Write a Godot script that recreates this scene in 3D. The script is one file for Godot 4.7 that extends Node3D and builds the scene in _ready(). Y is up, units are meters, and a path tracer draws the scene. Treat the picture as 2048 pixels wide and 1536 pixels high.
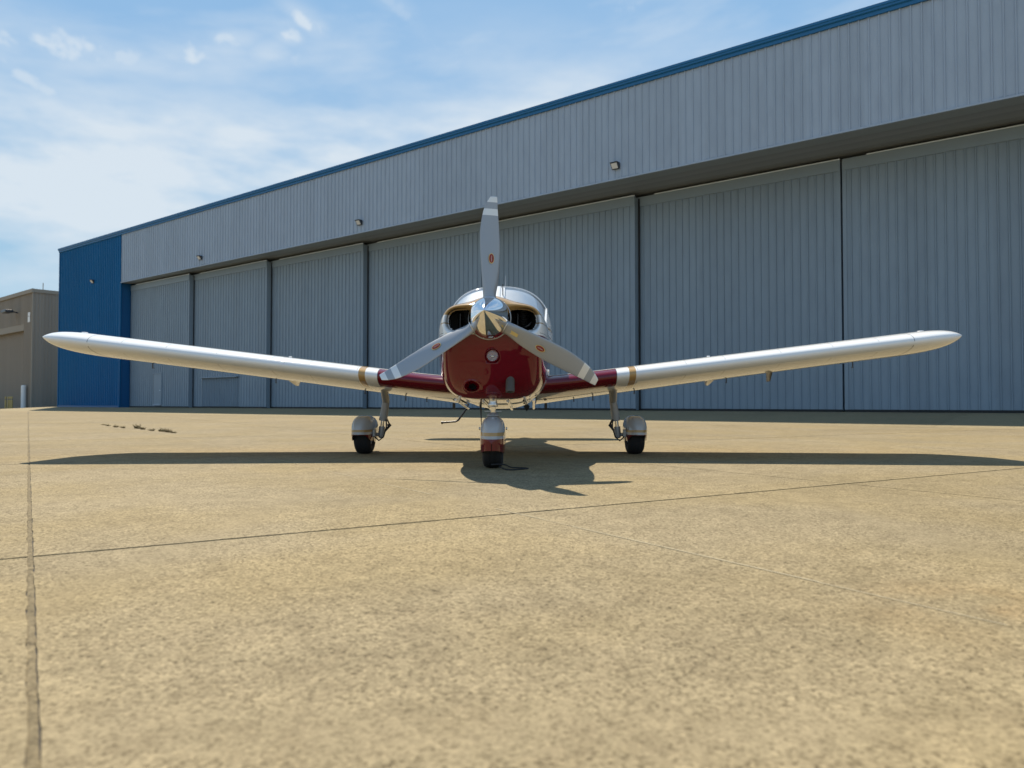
extends Node3D
# A propeller aeroplane parked nose-on on a concrete apron before a long hangar.
# World: camera above the origin looking along -z; metres.

const CAM_H := 0.57
const HANGAR_TURN := -0.65886        # the hangar front runs away to the left
const HANGAR_AT := Vector3(15.917, 0.25, -20.558)

var M := {}
var rng := RandomNumberGenerator.new()

# ---------------------------------------------------------------- mesh building
class MB:
	var v := PackedVector3Array()
	var n := PackedVector3Array()
	var c := PackedColorArray()
	var uv := PackedVector2Array()
	var idx := PackedInt32Array()
	var colored := false

	func tri_flat(p0: Vector3, p1: Vector3, p2: Vector3, col := Color.WHITE) -> void:
		var nn := (p2 - p0).cross(p1 - p0)
		if nn.length() < 1e-14:
			return
		nn = nn.normalized()
		var b := v.size()
		for p in [p0, p1, p2]:
			v.append(p); n.append(nn); c.append(col); uv.append(Vector2.ZERO)
		idx.append_array(PackedInt32Array([b, b + 1, b + 2]))

	# corners in clockwise order seen from the front
	func quad(p0: Vector3, p1: Vector3, p2: Vector3, p3: Vector3, col := Color.WHITE) -> void:
		var nn := (p2 - p0).cross(p1 - p0)
		if nn.length() < 1e-14:
			nn = (p3 - p0).cross(p2 - p0)
		nn = nn.normalized()
		var b := v.size()
		for p in [p0, p1, p2, p3]:
			v.append(p); n.append(nn); c.append(col)
		uv.append_array(PackedVector2Array([Vector2(0, 1), Vector2(0, 0), Vector2(1, 0), Vector2(1, 1)]))
		idx.append_array(PackedInt32Array([b, b + 1, b + 2, b, b + 2, b + 3]))

	func box(center: Vector3, size: Vector3, basis := Basis(), col := Color.WHITE) -> void:
		var h := size * 0.5
		var q := []
		for k in 8:
			q.append(center + basis * Vector3(h.x if k & 1 else -h.x, h.y if k & 2 else -h.y, h.z if k & 4 else -h.z))
		quad(q[4], q[6], q[7], q[5], col)   # +z
		quad(q[1], q[3], q[2], q[0], col)   # -z
		quad(q[5], q[7], q[3], q[1], col)   # +x
		quad(q[0], q[2], q[6], q[4], col)   # -x
		quad(q[6], q[2], q[3], q[7], col)   # +y
		quad(q[0], q[4], q[5], q[1], col)   # -y

	# a box with chamfered edges
	func cbox(center: Vector3, size: Vector3, ch: float, basis := Basis()) -> void:
		var h := size * 0.5
		var rows := []
		for zz in [[-h.z, ch], [-h.z + ch, 0.0], [h.z - ch, 0.0], [h.z, ch]]:
			var x: float = h.x - zz[1]
			var y: float = h.y - zz[1]
			var r := PackedVector3Array()
			var cc := ch
			for p in [Vector2(x - cc, -y), Vector2(x, -y + cc), Vector2(x, y - cc), Vector2(x - cc, y), Vector2(-x + cc, y), Vector2(-x, y - cc), Vector2(-x, -y + cc), Vector2(-x + cc, -y)]:
				r.append(center + basis * Vector3(p.x, p.y, zz[0]))
			rows.append(r)
		for i in 3:
			for j in 8:
				var k := (j + 1) % 8
				quad(rows[i][j], rows[i][k], rows[i + 1][k], rows[i + 1][j])
		for j in range(1, 7):
			tri_flat(rows[3][0], rows[3][j + 1], rows[3][j])
			tri_flat(rows[0][0], rows[0][j], rows[0][j + 1])

	# smooth surface through rows of points; uvs: rows of Vector2 or null; keep(i, j) says which cells are built
	func grid(rows: Array, uvs = null, closed := false, keep = null, flip := false, cols = null) -> void:
		var nr := rows.size()
		var nc: int = rows[0].size()
		var acc := []
		for i in nr:
			var a := PackedVector3Array()
			a.resize(nc)
			acc.append(a)
		for i in nr - 1:
			for j in nc - 1:
				var p0: Vector3 = rows[i][j]
				var p1: Vector3 = rows[i][j + 1]
				var p2: Vector3 = rows[i + 1][j + 1]
				var p3: Vector3 = rows[i + 1][j]
				var nn := (p2 - p0).cross(p1 - p0) + (p3 - p0).cross(p2 - p0)
				acc[i][j] += nn; acc[i][j + 1] += nn; acc[i + 1][j + 1] += nn; acc[i + 1][j] += nn
		if closed:
			for i in nr:
				var s: Vector3 = acc[i][0] + acc[i][nc - 1]
				acc[i][0] = s; acc[i][nc - 1] = s
		var b := v.size()
		for i in nr:
			for j in nc:
				v.append(rows[i][j])
				var q: Vector3 = acc[i][j].normalized()
				n.append(-q if flip else q)
				c.append(cols[i][j] if cols != null else Color.WHITE)
				uv.append(uvs[i][j] if uvs != null else Vector2(float(j) / (nc - 1), float(i) / (nr - 1)))
		for i in nr - 1:
			for j in nc - 1:
				if keep != null and not keep.call(i, j):
					continue
				var k0 := b + i * nc + j
				if flip:
					idx.append_array(PackedInt32Array([k0, k0 + nc + 1, k0 + 1, k0, k0 + nc, k0 + nc + 1]))
				else:
					idx.append_array(PackedInt32Array([k0, k0 + 1, k0 + nc + 1, k0, k0 + nc + 1, k0 + nc]))

	func tube(pts: Array, radii, seg := 10, capped := true, squash := 1.0) -> void:
		var rows := []
		var up := Vector3.UP
		for i in pts.size():
			var d: Vector3 = (pts[min(i + 1, pts.size() - 1)] - pts[max(i - 1, 0)]).normalized()
			var s := d.cross(up)
			if s.length() < 0.05:
				s = d.cross(Vector3.RIGHT)
			s = s.normalized()
			var t := s.cross(d).normalized()
			var r: float = radii[i] if radii is Array else radii
			var row := PackedVector3Array()
			for j in seg + 1:
				var a := TAU * j / seg
				row.append(pts[i] + s * cos(a) * r + t * sin(a) * r * squash)
			rows.append(row)
		grid(rows, null, true)
		if capped:
			for e in [0, rows.size() - 1]:
				for j in range(1, seg - 1):
					if e == 0:
						tri_flat(rows[e][0], rows[e][j + 1], rows[e][j])
					else:
						tri_flat(rows[e][0], rows[e][j], rows[e][j + 1])

	# profile of (radius, height) turned about an axis
	func lathe(profile: Array, origin: Vector3, axis: Vector3, seg := 32, squash := 1.0) -> void:
		var d := axis.normalized()
		var s := d.cross(Vector3.UP)
		if s.length() < 0.05:
			s = d.cross(Vector3.RIGHT)
		s = s.normalized()
		var t := s.cross(d).normalized()
		var rows := []
		for p in profile:
			var row := PackedVector3Array()
			for j in seg + 1:
				var a := TAU * j / seg
				row.append(origin + d * p.y + s * cos(a) * p.x + t * sin(a) * p.x * squash)
			rows.append(row)
		grid(rows, null, true)

	func mesh() -> ArrayMesh:
		var arr := []
		arr.resize(Mesh.ARRAY_MAX)
		arr[Mesh.ARRAY_VERTEX] = v
		arr[Mesh.ARRAY_NORMAL] = n
		arr[Mesh.ARRAY_TEX_UV] = uv
		if colored:
			arr[Mesh.ARRAY_COLOR] = c
		arr[Mesh.ARRAY_INDEX] = idx
		var m := ArrayMesh.new()
		m.add_surface_from_arrays(Mesh.PRIMITIVE_TRIANGLES, arr)
		return m


func put(called: String, mesh: Mesh, mat: Material, parent: Node, at := Transform3D()) -> MeshInstance3D:
	var o := MeshInstance3D.new()
	o.name = called
	o.mesh = mesh
	o.material_override = mat
	o.transform = at
	parent.add_child(o, true)
	return o


func part(called: String, b: MB, mat: Material, parent: Node) -> MeshInstance3D:
	return put(called, b.mesh(), mat, parent)


func node(called: String, parent: Node, at := Transform3D()) -> Node3D:
	var o := Node3D.new()
	o.name = called
	o.transform = at
	parent.add_child(o, true)
	return o


func tag(o: Node, label: String, category: String, group := "") -> Node:
	o.set_meta("label", label)
	o.set_meta("category", category)
	if group:
		o.set_meta("group", group)
	return o


func lin(r: float, g: float, b: float) -> Color:
	return Color(r, g, b).linear_to_srgb()


func mat(albedo: Color, rough := 0.5, metal := 0.0) -> StandardMaterial3D:
	var m := StandardMaterial3D.new()
	m.albedo_color = albedo
	m.roughness = rough
	m.metallic = metal
	return m


func noise_tex(size: int, freq: float, seed_: int, colors: Array, offsets: Array, octaves := 4, type := FastNoiseLite.TYPE_SIMPLEX_SMOOTH) -> NoiseTexture2D:
	var fn := FastNoiseLite.new()
	fn.noise_type = type
	fn.frequency = freq
	fn.seed = seed_
	fn.fractal_octaves = octaves
	var t := NoiseTexture2D.new()
	t.width = size
	t.height = size
	t.seamless = true
	t.seamless_blend_skirt = 0.15
	t.noise = fn
	var g := Gradient.new()
	g.offsets = PackedFloat32Array(offsets)
	var cc := PackedColorArray()
	for x in colors:
		cc.append(x)
	g.colors = cc
	t.color_ramp = g
	return t


# ---------------------------------------------------------------- scene
func _ready() -> void:
	rng.seed = 7
	setup_view()
	make_materials()
	build_ground()
	build_hangar()
	build_far_building()
	build_aeroplane()
	build_small_things()


func setup_view() -> void:
	var cam := Camera3D.new()
	cam.name = "camera"
	add_child(cam)
	cam.position = Vector3(0, CAM_H, 0)
	cam.rotation_degrees.x = 1.451
	cam.near = 0.05
	cam.far = 4000.0
	var at := CameraAttributesPhysical.new()
	at.frustum_focal_length = 23.4375      # 24 mm high sensor: 54.2 degrees
	at.frustum_near = 0.05
	at.frustum_far = 4000.0
	at.frustum_focus_distance = 6.6
	at.exposure_aperture = 2.6
	cam.attributes = at
	cam.projection = Camera3D.PROJECTION_FRUSTUM
	cam.size = 2.0 * 0.05 * 768.0 / 1500.0
	cam.near = 0.05
	cam.far = 4000.0
	cam.current = true

	var env := Environment.new()
	env.background_mode = Environment.BG_SKY
	env.tonemap_mode = Environment.TONE_MAPPER_LINEAR
	env.tonemap_exposure = 1.68
	env.sdfgi_enabled = true
	env.ssao_enabled = true
	env.ssil_enabled = true
	var sky := Sky.new()
	var pm := PanoramaSkyMaterial.new()
	pm.panorama = sky_panorama()
	sky.sky_material = pm
	env.sky = sky
	var we := WorldEnvironment.new()
	we.name = "world_environment"
	we.environment = env
	add_child(we)

	var sun := DirectionalLight3D.new()
	sun.name = "sun"
	add_child(sun)
	sun.look_at_from_position(Vector3.ZERO, Vector3(0.26, -1.0, 0.68), Vector3.UP)
	sun.light_energy = 1.45
	sun.light_angular_distance = 0.5
	sun.light_color = Color(1.0, 0.955, 0.88)
	sun.shadow_enabled = true


func ss(a: float, b: float, x: float) -> float:
	var t := clampf((x - a) / (b - a), 0.0, 1.0)
	return t * t * (3.0 - 2.0 * t)


# the sky as light in linear values: blue air, a band of thin cloud low down, small puffs above it
const SKY_W := 3072
const SKY_H := 1536
var sky_rows := []
var f1 := FastNoiseLite.new()
var f2 := FastNoiseLite.new()
# puffs: azimuth, elevation (degrees, azimuth from -z to +x), half sizes, tilt, strength
var puffs := [
	[-22.8, 23.5, 2.3, 0.80, 0.05, 0.95], [-21.0, 24.5, 1.5, 0.7, 0.3, 0.8], [-18.3, 23.9, 1.2, 0.75, 0.3, 0.85],
	[-16.6, 25.4, 0.8, 0.5, 0.0, 0.9], [-15.4, 26.3, 1.2, 0.6, -0.5, 0.95], [-15.6, 24.1, 1.8, 0.6, 0.3, 0.5],
	[-30.6, 22.3, 3.8, 1.0, -0.10, 0.85], [-27.6, 22.4, 1.9, 0.7, 0.1, 0.7],
	[-36.0, 22.6, 3.4, 1.2, -0.1, 0.85], [-34.0, 20.6, 3.2, 0.7, -0.55, 0.75], [-31.4, 18.9, 1.9, 0.6, -0.3, 0.5],
	[-8.5, 27.6, 3.0, 0.8, -0.9, 0.35], [9.0, 27.8, 1.6, 1.2, 0.8, 0.4], [-6.5, 20.6, 0.9, 0.4, 0.7, 0.5], [-23.5, 17.6, 3.2, 0.28, -0.42, 0.45],
	[-46, 22, 3.2, 1.0, 0.1, 0.7], [32, 25, 3.0, 1.0, 0.2, 0.7], [58, 22, 3.5, 1.2, -0.2, 0.7], [95, 24, 3, 1, 0.1, 0.7], [-80, 23, 3, 1, 0.2, 0.7],
	[-120, 25, 3, 1, 0.1, 0.7], [140, 22, 3.4, 1, 0.0, 0.7], [-160, 24, 3, 1.1, -0.2, 0.7]]


func sky_row(y: int) -> void:
	var row := PackedFloat32Array()
	row.resize(SKY_W * 3)
	var el := 90.0 - (y + 0.5) * 180.0 / SKY_H
	var e := maxf(el, 0.0)
	var t1 := ss(0.0, 26.0, e)
	var t2 := ss(22.0, 85.0, e)
	var air := Vector3(0.455, 0.69, 0.86).lerp(Vector3(0.315, 0.55, 0.85), t1).lerp(Vector3(0.13, 0.30, 0.62), t2)
	var ce := cos(deg_to_rad(el))
	var se := sin(deg_to_rad(el))
	for x in SKY_W:
		# Godot's panorama: u = 0 looks along -z
		var az := wrapf((x + 0.5) / SKY_W * TAU, -PI, PI)
		var d := Vector3(sin(az) * ce, se, -cos(az) * ce)
		var col := air
		if el > -1.0:
			var ad := rad_to_deg(az)
			var q := Vector3(d.x, d.y * 3.4, d.z)
			var nz := f1.get_noise_3dv(q * 3.4 + Vector3(2.3, 0.4, 7.1))
			var nb := f2.get_noise_3dv(q * 1.4)
			# the broad band of thin cloud
			var mid := 16.6 + 4.4 * sin(az * 1.5 + 0.55) + nb * 3.0
			var up := e - mid
			var band := exp(-pow(up / (5.4 if up > 0.0 else 8.5), 2.0))
			var dens := clampf(band * (0.80 + 1.6 * nz), 0.0, 1.0) * 0.88
			# thin veils higher up, drawn out sideways
			var ve := f1.get_noise_3dv(Vector3(d.x * 2.0 + d.y * 1.2, d.y * 9.0 - d.x * 1.5, d.z * 2.0) + Vector3(9, 1, 3))
			dens = maxf(dens, clampf((ve + 0.16) * 0.8, 0.0, 0.5) * ss(6.0, 22.0, e) * (1.0 - 0.7 * ss(40.0, 80.0, e)))
			for p in puffs:
				var da: float = ad - p[0]
				if absf(da) > 9.0:
					continue
				var dx: float = da * ce
				var dyy: float = el - p[1] - dx * p[4]
				if absf(dyy) > 3.0:
					continue
				var g := exp(-(dx * dx) / (p[2] * p[2]) - (dyy * dyy) / (p[3] * p[3]))
				if g > 0.02:
					var nn := f1.get_noise_3dv(Vector3(d.x * 14.0, d.y * 26.0, d.z * 14.0)) * 2.3 + 0.62 + 0.8 * f1.get_noise_3dv(d * 61.0)
					dens = maxf(dens, ss(0.02, 1.6, g * 1.25 * nn) * p[5] * 0.85)
				var g2 := exp(-(dx * dx) / (3.2 * p[2] * p[2]) - (dyy * dyy) / (3.2 * p[3] * p[3]))
				dens = maxf(dens, clampf(g2 * (0.5 + 1.3 * nz) * p[5] * 0.7, 0.0, 0.6))
			col = air.lerp(Vector3(0.80, 0.885, 0.96), dens)
		col *= 0.545
		row[x * 3] = col.x
		row[x * 3 + 1] = col.y
		row[x * 3 + 2] = col.z
	sky_rows[y] = row


func sky_panorama() -> ImageTexture:
	f1.noise_type = FastNoiseLite.TYPE_SIMPLEX_SMOOTH
	f1.frequency = 1.0
	f1.seed = 11
	f1.fractal_octaves = 7
	f1.fractal_gain = 0.56
	f2.noise_type = FastNoiseLite.TYPE_SIMPLEX_SMOOTH
	f2.frequency = 1.0
	f2.seed = 5
	f2.fractal_octaves = 3
	sky_rows.resize(SKY_H)
	var upper := SKY_H / 2 + 10
	var job := WorkerThreadPool.add_group_task(sky_row, upper)
	WorkerThreadPool.wait_for_group_task_completion(job)
	var data := PackedByteArray()
	for y in upper:
		data.append_array(sky_rows[y].to_byte_array())
	var last: PackedByteArray = sky_rows[upper - 1].to_byte_array()
	for y in range(upper, SKY_H):
		data.append_array(last)
	return ImageTexture.create_from_image(Image.create_from_data(SKY_W, SKY_H, false, Image.FORMAT_RGBF, data))


func make_materials() -> void:
	# concrete: sandy grain a few millimetres across over broad mottling (vertex colours)
	var grain := noise_tex(2048, 0.17, 3, [Color(0.38, 0.36, 0.33), Color(0.66, 0.65, 0.63), Color(0.79, 0.785, 0.775), Color(0.86, 0.855, 0.84), Color(1.0, 0.99, 0.97)], [0.0, 0.22, 0.5, 0.8, 1.0], 2, FastNoiseLite.TYPE_CELLULAR)
	(grain.noise as FastNoiseLite).cellular_return_type = FastNoiseLite.RETURN_CELL_VALUE
	(grain.noise as FastNoiseLite).fractal_gain = 0.8
	var bump := noise_tex(2048, 0.25, 4, [Color.BLACK, Color.WHITE], [0.15, 0.85], 4)
	var blotch := noise_tex(1024, 0.03, 9, [Color(0.90, 0.895, 0.89), Color(0.96, 0.96, 0.96), Color(1, 1, 1)], [0.2, 0.5, 0.8], 7)
	(blotch.noise as FastNoiseLite).fractal_gain = 0.75
	var c := StandardMaterial3D.new()
	c.albedo_color = lin(0.53, 0.442, 0.278)
	c.albedo_texture = grain
	c.uv1_triplanar = true
	c.uv1_world_triplanar = true
	c.uv1_scale = Vector3.ONE / 3.1
	c.detail_enabled = true
	c.detail_albedo = blotch
	c.detail_blend_mode = BaseMaterial3D.BLEND_MODE_MUL
	c.detail_uv_layer = BaseMaterial3D.DETAIL_UV_2
	c.uv2_triplanar = true
	c.uv2_world_triplanar = true
	c.uv2_scale = Vector3.ONE / 7.3
	c.heightmap_enabled = true
	c.heightmap_texture = bump
	c.heightmap_scale = 0.09
	c.roughness = 0.92
	c.vertex_color_use_as_albedo = true
	c.metallic_specular = 0.3
	M.concrete = c
	M.sealant = mat(lin(0.125, 0.095, 0.06), 0.95)
	M.pale_line = mat(lin(0.36, 0.31, 0.205), 0.95)
	M.black_joint = mat(lin(0.03, 0.027, 0.025), 0.95)

	# hangar
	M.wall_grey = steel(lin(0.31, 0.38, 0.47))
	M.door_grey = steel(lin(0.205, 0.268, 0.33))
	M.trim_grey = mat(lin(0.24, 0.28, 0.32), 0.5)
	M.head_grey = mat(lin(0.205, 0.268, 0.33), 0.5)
	M.soffit = mat(lin(0.24, 0.27, 0.31), 0.6)
	M.wall_blue = steel(lin(0.003, 0.105, 0.265))
	M.wall_blue.metallic_specular = 0.25
	M.pier_blue = mat(lin(0.003, 0.09, 0.25), 0.45)
	M.trim_blue = mat(lin(0.003, 0.11, 0.28), 0.5)
	M.black = mat(lin(0.012, 0.012, 0.013), 0.7)
	M.rail = mat(lin(0.66, 0.76, 0.86), 0.35)
	M.roof = mat(lin(0.45, 0.47, 0.5), 0.5)
	M.lamp_body = mat(lin(0.03, 0.035, 0.045), 0.4)
	M.lamp_lens = mat(lin(0.62, 0.64, 0.66), 0.25)
	M.tan_wall = mat(lin(0.25, 0.215, 0.175), 0.7)
	M.tan_trim = mat(lin(0.26, 0.225, 0.18), 0.7)
	M.yellow_post = mat(lin(0.50, 0.36, 0.13), 0.6)
	M.white_post = mat(lin(0.75, 0.76, 0.76), 0.6)
	M.dark_post = mat(lin(0.05, 0.06, 0.09), 0.6)

	# aeroplane
	M.white = paint(lin(0.76, 0.765, 0.76))
	M.red = paint(lin(0.130, 0.0016, 0.0095))
	M.gold = paint(lin(0.42, 0.265, 0.10))
	M.silver = mat(lin(0.62, 0.63, 0.64), 0.28, 0.9)
	M.chrome = mat(lin(0.80, 0.80, 0.80), 0.035, 1.0)
	M.prop_grey = mat(lin(0.30, 0.315, 0.33), 0.36, 0.15)
	M.tyre = mat(lin(0.012, 0.012, 0.013), 0.8)
	M.rubber = mat(lin(0.015, 0.015, 0.016), 0.6)
	M.dark_metal = mat(lin(0.07, 0.07, 0.075), 0.45, 0.5)
	M.grey_metal = mat(lin(0.34, 0.345, 0.35), 0.4, 0.4)
	M.engine = mat(lin(0.012, 0.012, 0.014), 0.6, 0.2)
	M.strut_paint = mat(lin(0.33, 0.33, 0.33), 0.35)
	M.shade_cloth = mat(lin(0.15, 0.22, 0.30), 0.6)
	M.exhaust = mat(lin(0.07, 0.068, 0.066), 0.7)
	M.decal_red = mat(lin(0.22, 0.012, 0.014), 0.4)
	M.decal_gold = mat(lin(0.62, 0.46, 0.17), 0.4)
	M.decal_cream = mat(lin(0.75, 0.70, 0.55), 0.4)
	var g := mat(Color(0.92, 0.96, 1.0, 0.10), 0.03)
	g.transparency = BaseMaterial3D.TRANSPARENCY_ALPHA
	M.glass = g
	var g2 := mat(Color(0.10, 0.12, 0.14, 0.55), 0.03)
	g2.transparency = BaseMaterial3D.TRANSPARENCY_ALPHA
	M.tinted = g2
	M.weed = mat(lin(0.12, 0.085, 0.03), 0.9)
	M.weed_green = mat(lin(0.085, 0.085, 0.028), 0.9)
	M.rope = mat(lin(0.012, 0.012, 0.014), 0.7)


# ribbed steel: paint faintly streaked by rain and dust, strung out along the ribs
func steel(col: Color) -> StandardMaterial3D:
	if not M.has("streaks"):
		M.streaks = noise_tex(1024, 0.02, 31, [Color(0.955, 0.955, 0.96), Color(0.985, 0.985, 0.985), Color(1, 1, 1)], [0.2, 0.5, 0.75], 5)
	var m := mat(col, 0.5)
	m.albedo_texture = M.streaks
	m.uv1_triplanar = true
	m.uv1_world_triplanar = true
	m.uv1_scale = Vector3(0.16, 0.028, 0.16)
	return m


func paint(col: Color) -> StandardMaterial3D:
	var m := mat(col, 0.22)
	m.metallic_specular = 0.05
	m.clearcoat_enabled = true
	m.clearcoat = 1.0
	m.clearcoat_roughness = 0.03
	return m


func banded(im: Image) -> StandardMaterial3D:
	var m := paint(Color.WHITE)
	m.albedo_texture = ImageTexture.create_from_image(im)
	return m


# ---------------------------------------------------------------- ground
func on_apron(a: float, b: float) -> Vector3:        # slab axes: a across, b away
	return Vector3(0.855 * a - 0.542 * b, 0.0, -(0.518 * a + 0.840 * b))


func build_ground() -> void:
	var far := MB.new()
	far.colored = true
	var s := 2500.0
	far.quad(Vector3(-s, -0.03, s), Vector3(-s, -0.03, -s), Vector3(s, -0.03, -s), Vector3(s, -0.03, s))
	var fg := part("ground", far, M.concrete, self)
	fg.set_meta("kind", "structure")

	var ap := node("concrete_apron", self)
	ap.set_meta("kind", "structure")
	var n1 := FastNoiseLite.new(); n1.seed = 21; n1.frequency = 0.55; n1.fractal_octaves = 4
	var n2 := FastNoiseLite.new(); n2.seed = 22; n2.frequency = 2.3; n2.fractal_octaves = 4
	var n3 := FastNoiseLite.new(); n3.seed = 23; n3.frequency = 1.0; n3.fractal_octaves = 5
	var n4 := FastNoiseLite.new(); n4.seed = 24; n4.frequency = 0.23; n4.fractal_octaves = 3
	var ne := FastNoiseLite.new(); ne.seed = 25; ne.frequency = 3.1; ne.fractal_octaves = 4
	var a0 := 0.0175
	var b0 := 3.32
	var da := 4.85
	var db := 5.05
	var bed := MB.new()
	for i in range(-12, 12):
		for j in range(-2, 14):
			var al := a0 + i * da
			var bl := b0 + (j - 1) * db
			var seen := false
			for u in 5:
				for w in 5:
					var p := on_apron(al + da * u / 4.0, bl + db * w / 4.0)
					if -p.z > 0.6 and absf(p.x / -p.z) < 0.95 and -p.z < 66.0 and 0.6122 * p.x - 0.7907 * p.z < 21.5:
						seen = true
			if not seen:
				continue
			var mid := on_apron(al + da / 2.0, bl + db / 2.0)
			var near := mid.length() < 11.0
			var nn := 72 if near else (28 if mid.length() < 20.0 else 12)
			var rows := []
			var cols := []
			var tone := rng.randf_range(-0.035, 0.035)
			var ga := 0.006
			for r in nn + 1:
				var row := PackedVector3Array()
				var crow := PackedColorArray()
				for k in nn + 1:
					var aa := lerpf(al + ga, al + da - ga, float(k) / nn)
					var bb := lerpf(bl + 0.012, bl + db - 0.012, float(r) / nn)
					var drop := 0.0
					if i == 0 and k == 0:
						aa = al + 0.008 + 0.006 * ne.get_noise_1d(bb * 3.0)
					if i == -1 and k == nn:
						aa = al + da - 0.012 + 0.007 * ne.get_noise_1d(bb * 3.0 + 77.0)
					if near:
						if r == 0:
							bb += 0.006 * ne.get_noise_1d(aa * 5.0 + 9.0)
						elif r == nn:
							bb += 0.006 * ne.get_noise_1d(aa * 5.0 + 40.0)
					var p := on_apron(aa, bb)
					p.y = drop
					row.append(p)
					var va := n1.get_noise_2d(p.x, p.z)
					var vb := n2.get_noise_2d(p.x, p.z)
					var vd := n4.get_noise_2d(p.x, p.z)
					var lum := 1.0 + tone + 0.10 * va + 0.07 * vb + 0.09 * vd
					# pale scuffed patches where the laitance has worn
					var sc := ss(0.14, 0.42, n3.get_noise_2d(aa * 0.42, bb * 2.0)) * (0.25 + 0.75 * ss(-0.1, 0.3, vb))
					var hue := 0.5 + 1.6 * n4.get_noise_2d(p.x * 2.2 + 31.0, p.z * 2.2)
					var col := Vector3(0.80, 0.79, 0.78).lerp(Vector3(0.81, 0.78, 0.70), clampf(hue, 0, 1)) * lum
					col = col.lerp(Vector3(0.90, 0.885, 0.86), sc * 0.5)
					# a rusty stain
					var rs := exp(-(pow(p.x - 1.3, 2.0) + pow(p.z + 2.1, 2.0)) / 0.09) * ss(-0.25, 0.25, vb)
					col = col.lerp(Vector3(0.86, 0.70, 0.52), rs * 0.5)
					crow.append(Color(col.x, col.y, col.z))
				rows.append(row)
				cols.append(crow)
			var mb := MB.new()
			mb.colored = true
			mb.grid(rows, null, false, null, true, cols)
			# skirts down into the joints
			for e in nn:
				var c0: Color = cols[0][e]
				mb.quad(rows[0][e], rows[0][e + 1], rows[0][e + 1] - Vector3(0, .02, 0), rows[0][e] - Vector3(0, .02, 0), c0)
				mb.quad(rows[nn][e], rows[nn][e + 1], rows[nn][e + 1] - Vector3(0, .02, 0), rows[nn][e] - Vector3(0, .02, 0), c0)
				mb.quad(rows[e][0], rows[e + 1][0], rows[e + 1][0] - Vector3(0, .02, 0), rows[e][0] - Vector3(0, .02, 0), c0)
				mb.quad(rows[e][nn], rows[e + 1][nn], rows[e + 1][nn] - Vector3(0, .02, 0), rows[e][nn] - Vector3(0, .02, 0), c0)
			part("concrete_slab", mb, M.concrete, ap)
			bed.quad(on_apron(al, bl) - Vector3(0, .005, 0), on_apron(al, bl + db) - Vector3(0, .005, 0), on_apron(al + da, bl + db) - Vector3(0, .005, 0), on_apron(al + da, bl) - Vector3(0, .005, 0))
	part("joint_bed", bed, M.black_joint, ap)

	# crumbling sealant in the long joint
	var se := MB.new()
	var lrow := PackedVector3Array()
	var rrow := PackedVector3Array()
	var mrow := PackedVector3Array()
	var bq := 0.3
	while bq < 46.0:
		var l := on_apron(a0 - 0.013 + 0.004 * ne.get_noise_1d(bq * 4.0 + 11.0), bq)
		var r2 := on_apron(a0 + 0.006 + 0.004 * ne.get_noise_1d(bq * 4.0 + 51.0), bq)
		l.y = -0.003; r2.y = -0.0035
		var m2 := (l + r2) * 0.5
		m2.y = -0.0012 + 0.002 * ne.get_noise_1d(bq * 9.0)
		lrow.append(l); rrow.append(r2); mrow.append(m2)
		bq += 0.02 if bq < 8.0 else 0.15
	se.grid([lrow, mrow, rrow], null, false, null, false)
	se.colored = true
	for k in se.c.size():
		var f := 0.56 + 0.30 * ne.get_noise_1d(k * 2.7)
		se.c[k] = Color(f, f * 0.97, f * 0.92)
	part("joint_sealant", se, M.concrete, ap)

	# the filled saw cut, a narrow pale line on the slabs
	var pl := MB.new()
	var bb2 := 1.0
	while bb2 < 30.0:
		var ln := rng.randf_range(0.2, 0.9)
		var wd := rng.randf_range(0.0015, 0.0045)
		var ac := 2.12 + 0.012 * ne.get_noise_1d(bb2 * 0.8)
		if rng.randf() < 0.75:
			pl.quad(on_apron(ac - wd, bb2) + Vector3(0, .002, 0), on_apron(ac - wd, bb2 + ln) + Vector3(0, .002, 0), on_apron(ac + wd, bb2 + ln) + Vector3(0, .002, 0), on_apron(ac + wd, bb2) + Vector3(0, .002, 0))
		bb2 += ln
	part("saw_cut_filler", pl, M.pale_line, ap)

	# the ramp of newer concrete up to the hangar doors
	var rp := node("hangar_ramp", self, Transform3D(Basis(Vector3.UP, HANGAR_TURN), Vector3(HANGAR_AT.x, 0, HANGAR_AT.z)))
	rp.set_meta("kind", "structure")
	var x := -69.0
	while x < 40.0:
		var x1 := minf(x + 6.0, 40.0)
		var mb := MB.new()
		mb.colored = true
		var k := rng.randf_range(0.93, 1.06)
		var cc := Color(0.92 * k, 0.92 * k, 0.90 * k)
		var rows := []
		var cols := []
		for pz in [[5.85, -0.02], [5.8, 0.004], [3.6, 0.10], [1.4, 0.192], [-0.1, 0.25], [-4.0, 0.25]]:
			var row := PackedVector3Array()
			var crow := PackedColorArray()
			for u in 9:
				var xx := lerpf(x + 0.004, x1 - 0.004, u / 8.0)
				row.append(Vector3(xx, pz[1], pz[0]))
				var l2 := 1.0 + 0.12 * n1.get_noise_2d(xx * 0.7, pz[0])
				crow.append(Color(cc.r * l2, cc.g * l2, cc.b * l2))
			rows.append(row)
			cols.append(crow)
		mb.grid(rows, null, false, null, false, cols)
		if x < -68.0:
			mb.quad(Vector3(-69, -.02, 5.8), Vector3(-69, .25, -.1), Vector3(-69, -.02, -.1), Vector3(-69, -.02, 5.7), cc)
			mb.quad(Vector3(-69, -.02, -.1), Vector3(-69, .25, -.1), Vector3(-69, .25, -4), Vector3(-69, -.02, -4), cc)
		part("ramp_slab", mb, M.concrete, rp)
		x = x1


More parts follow.
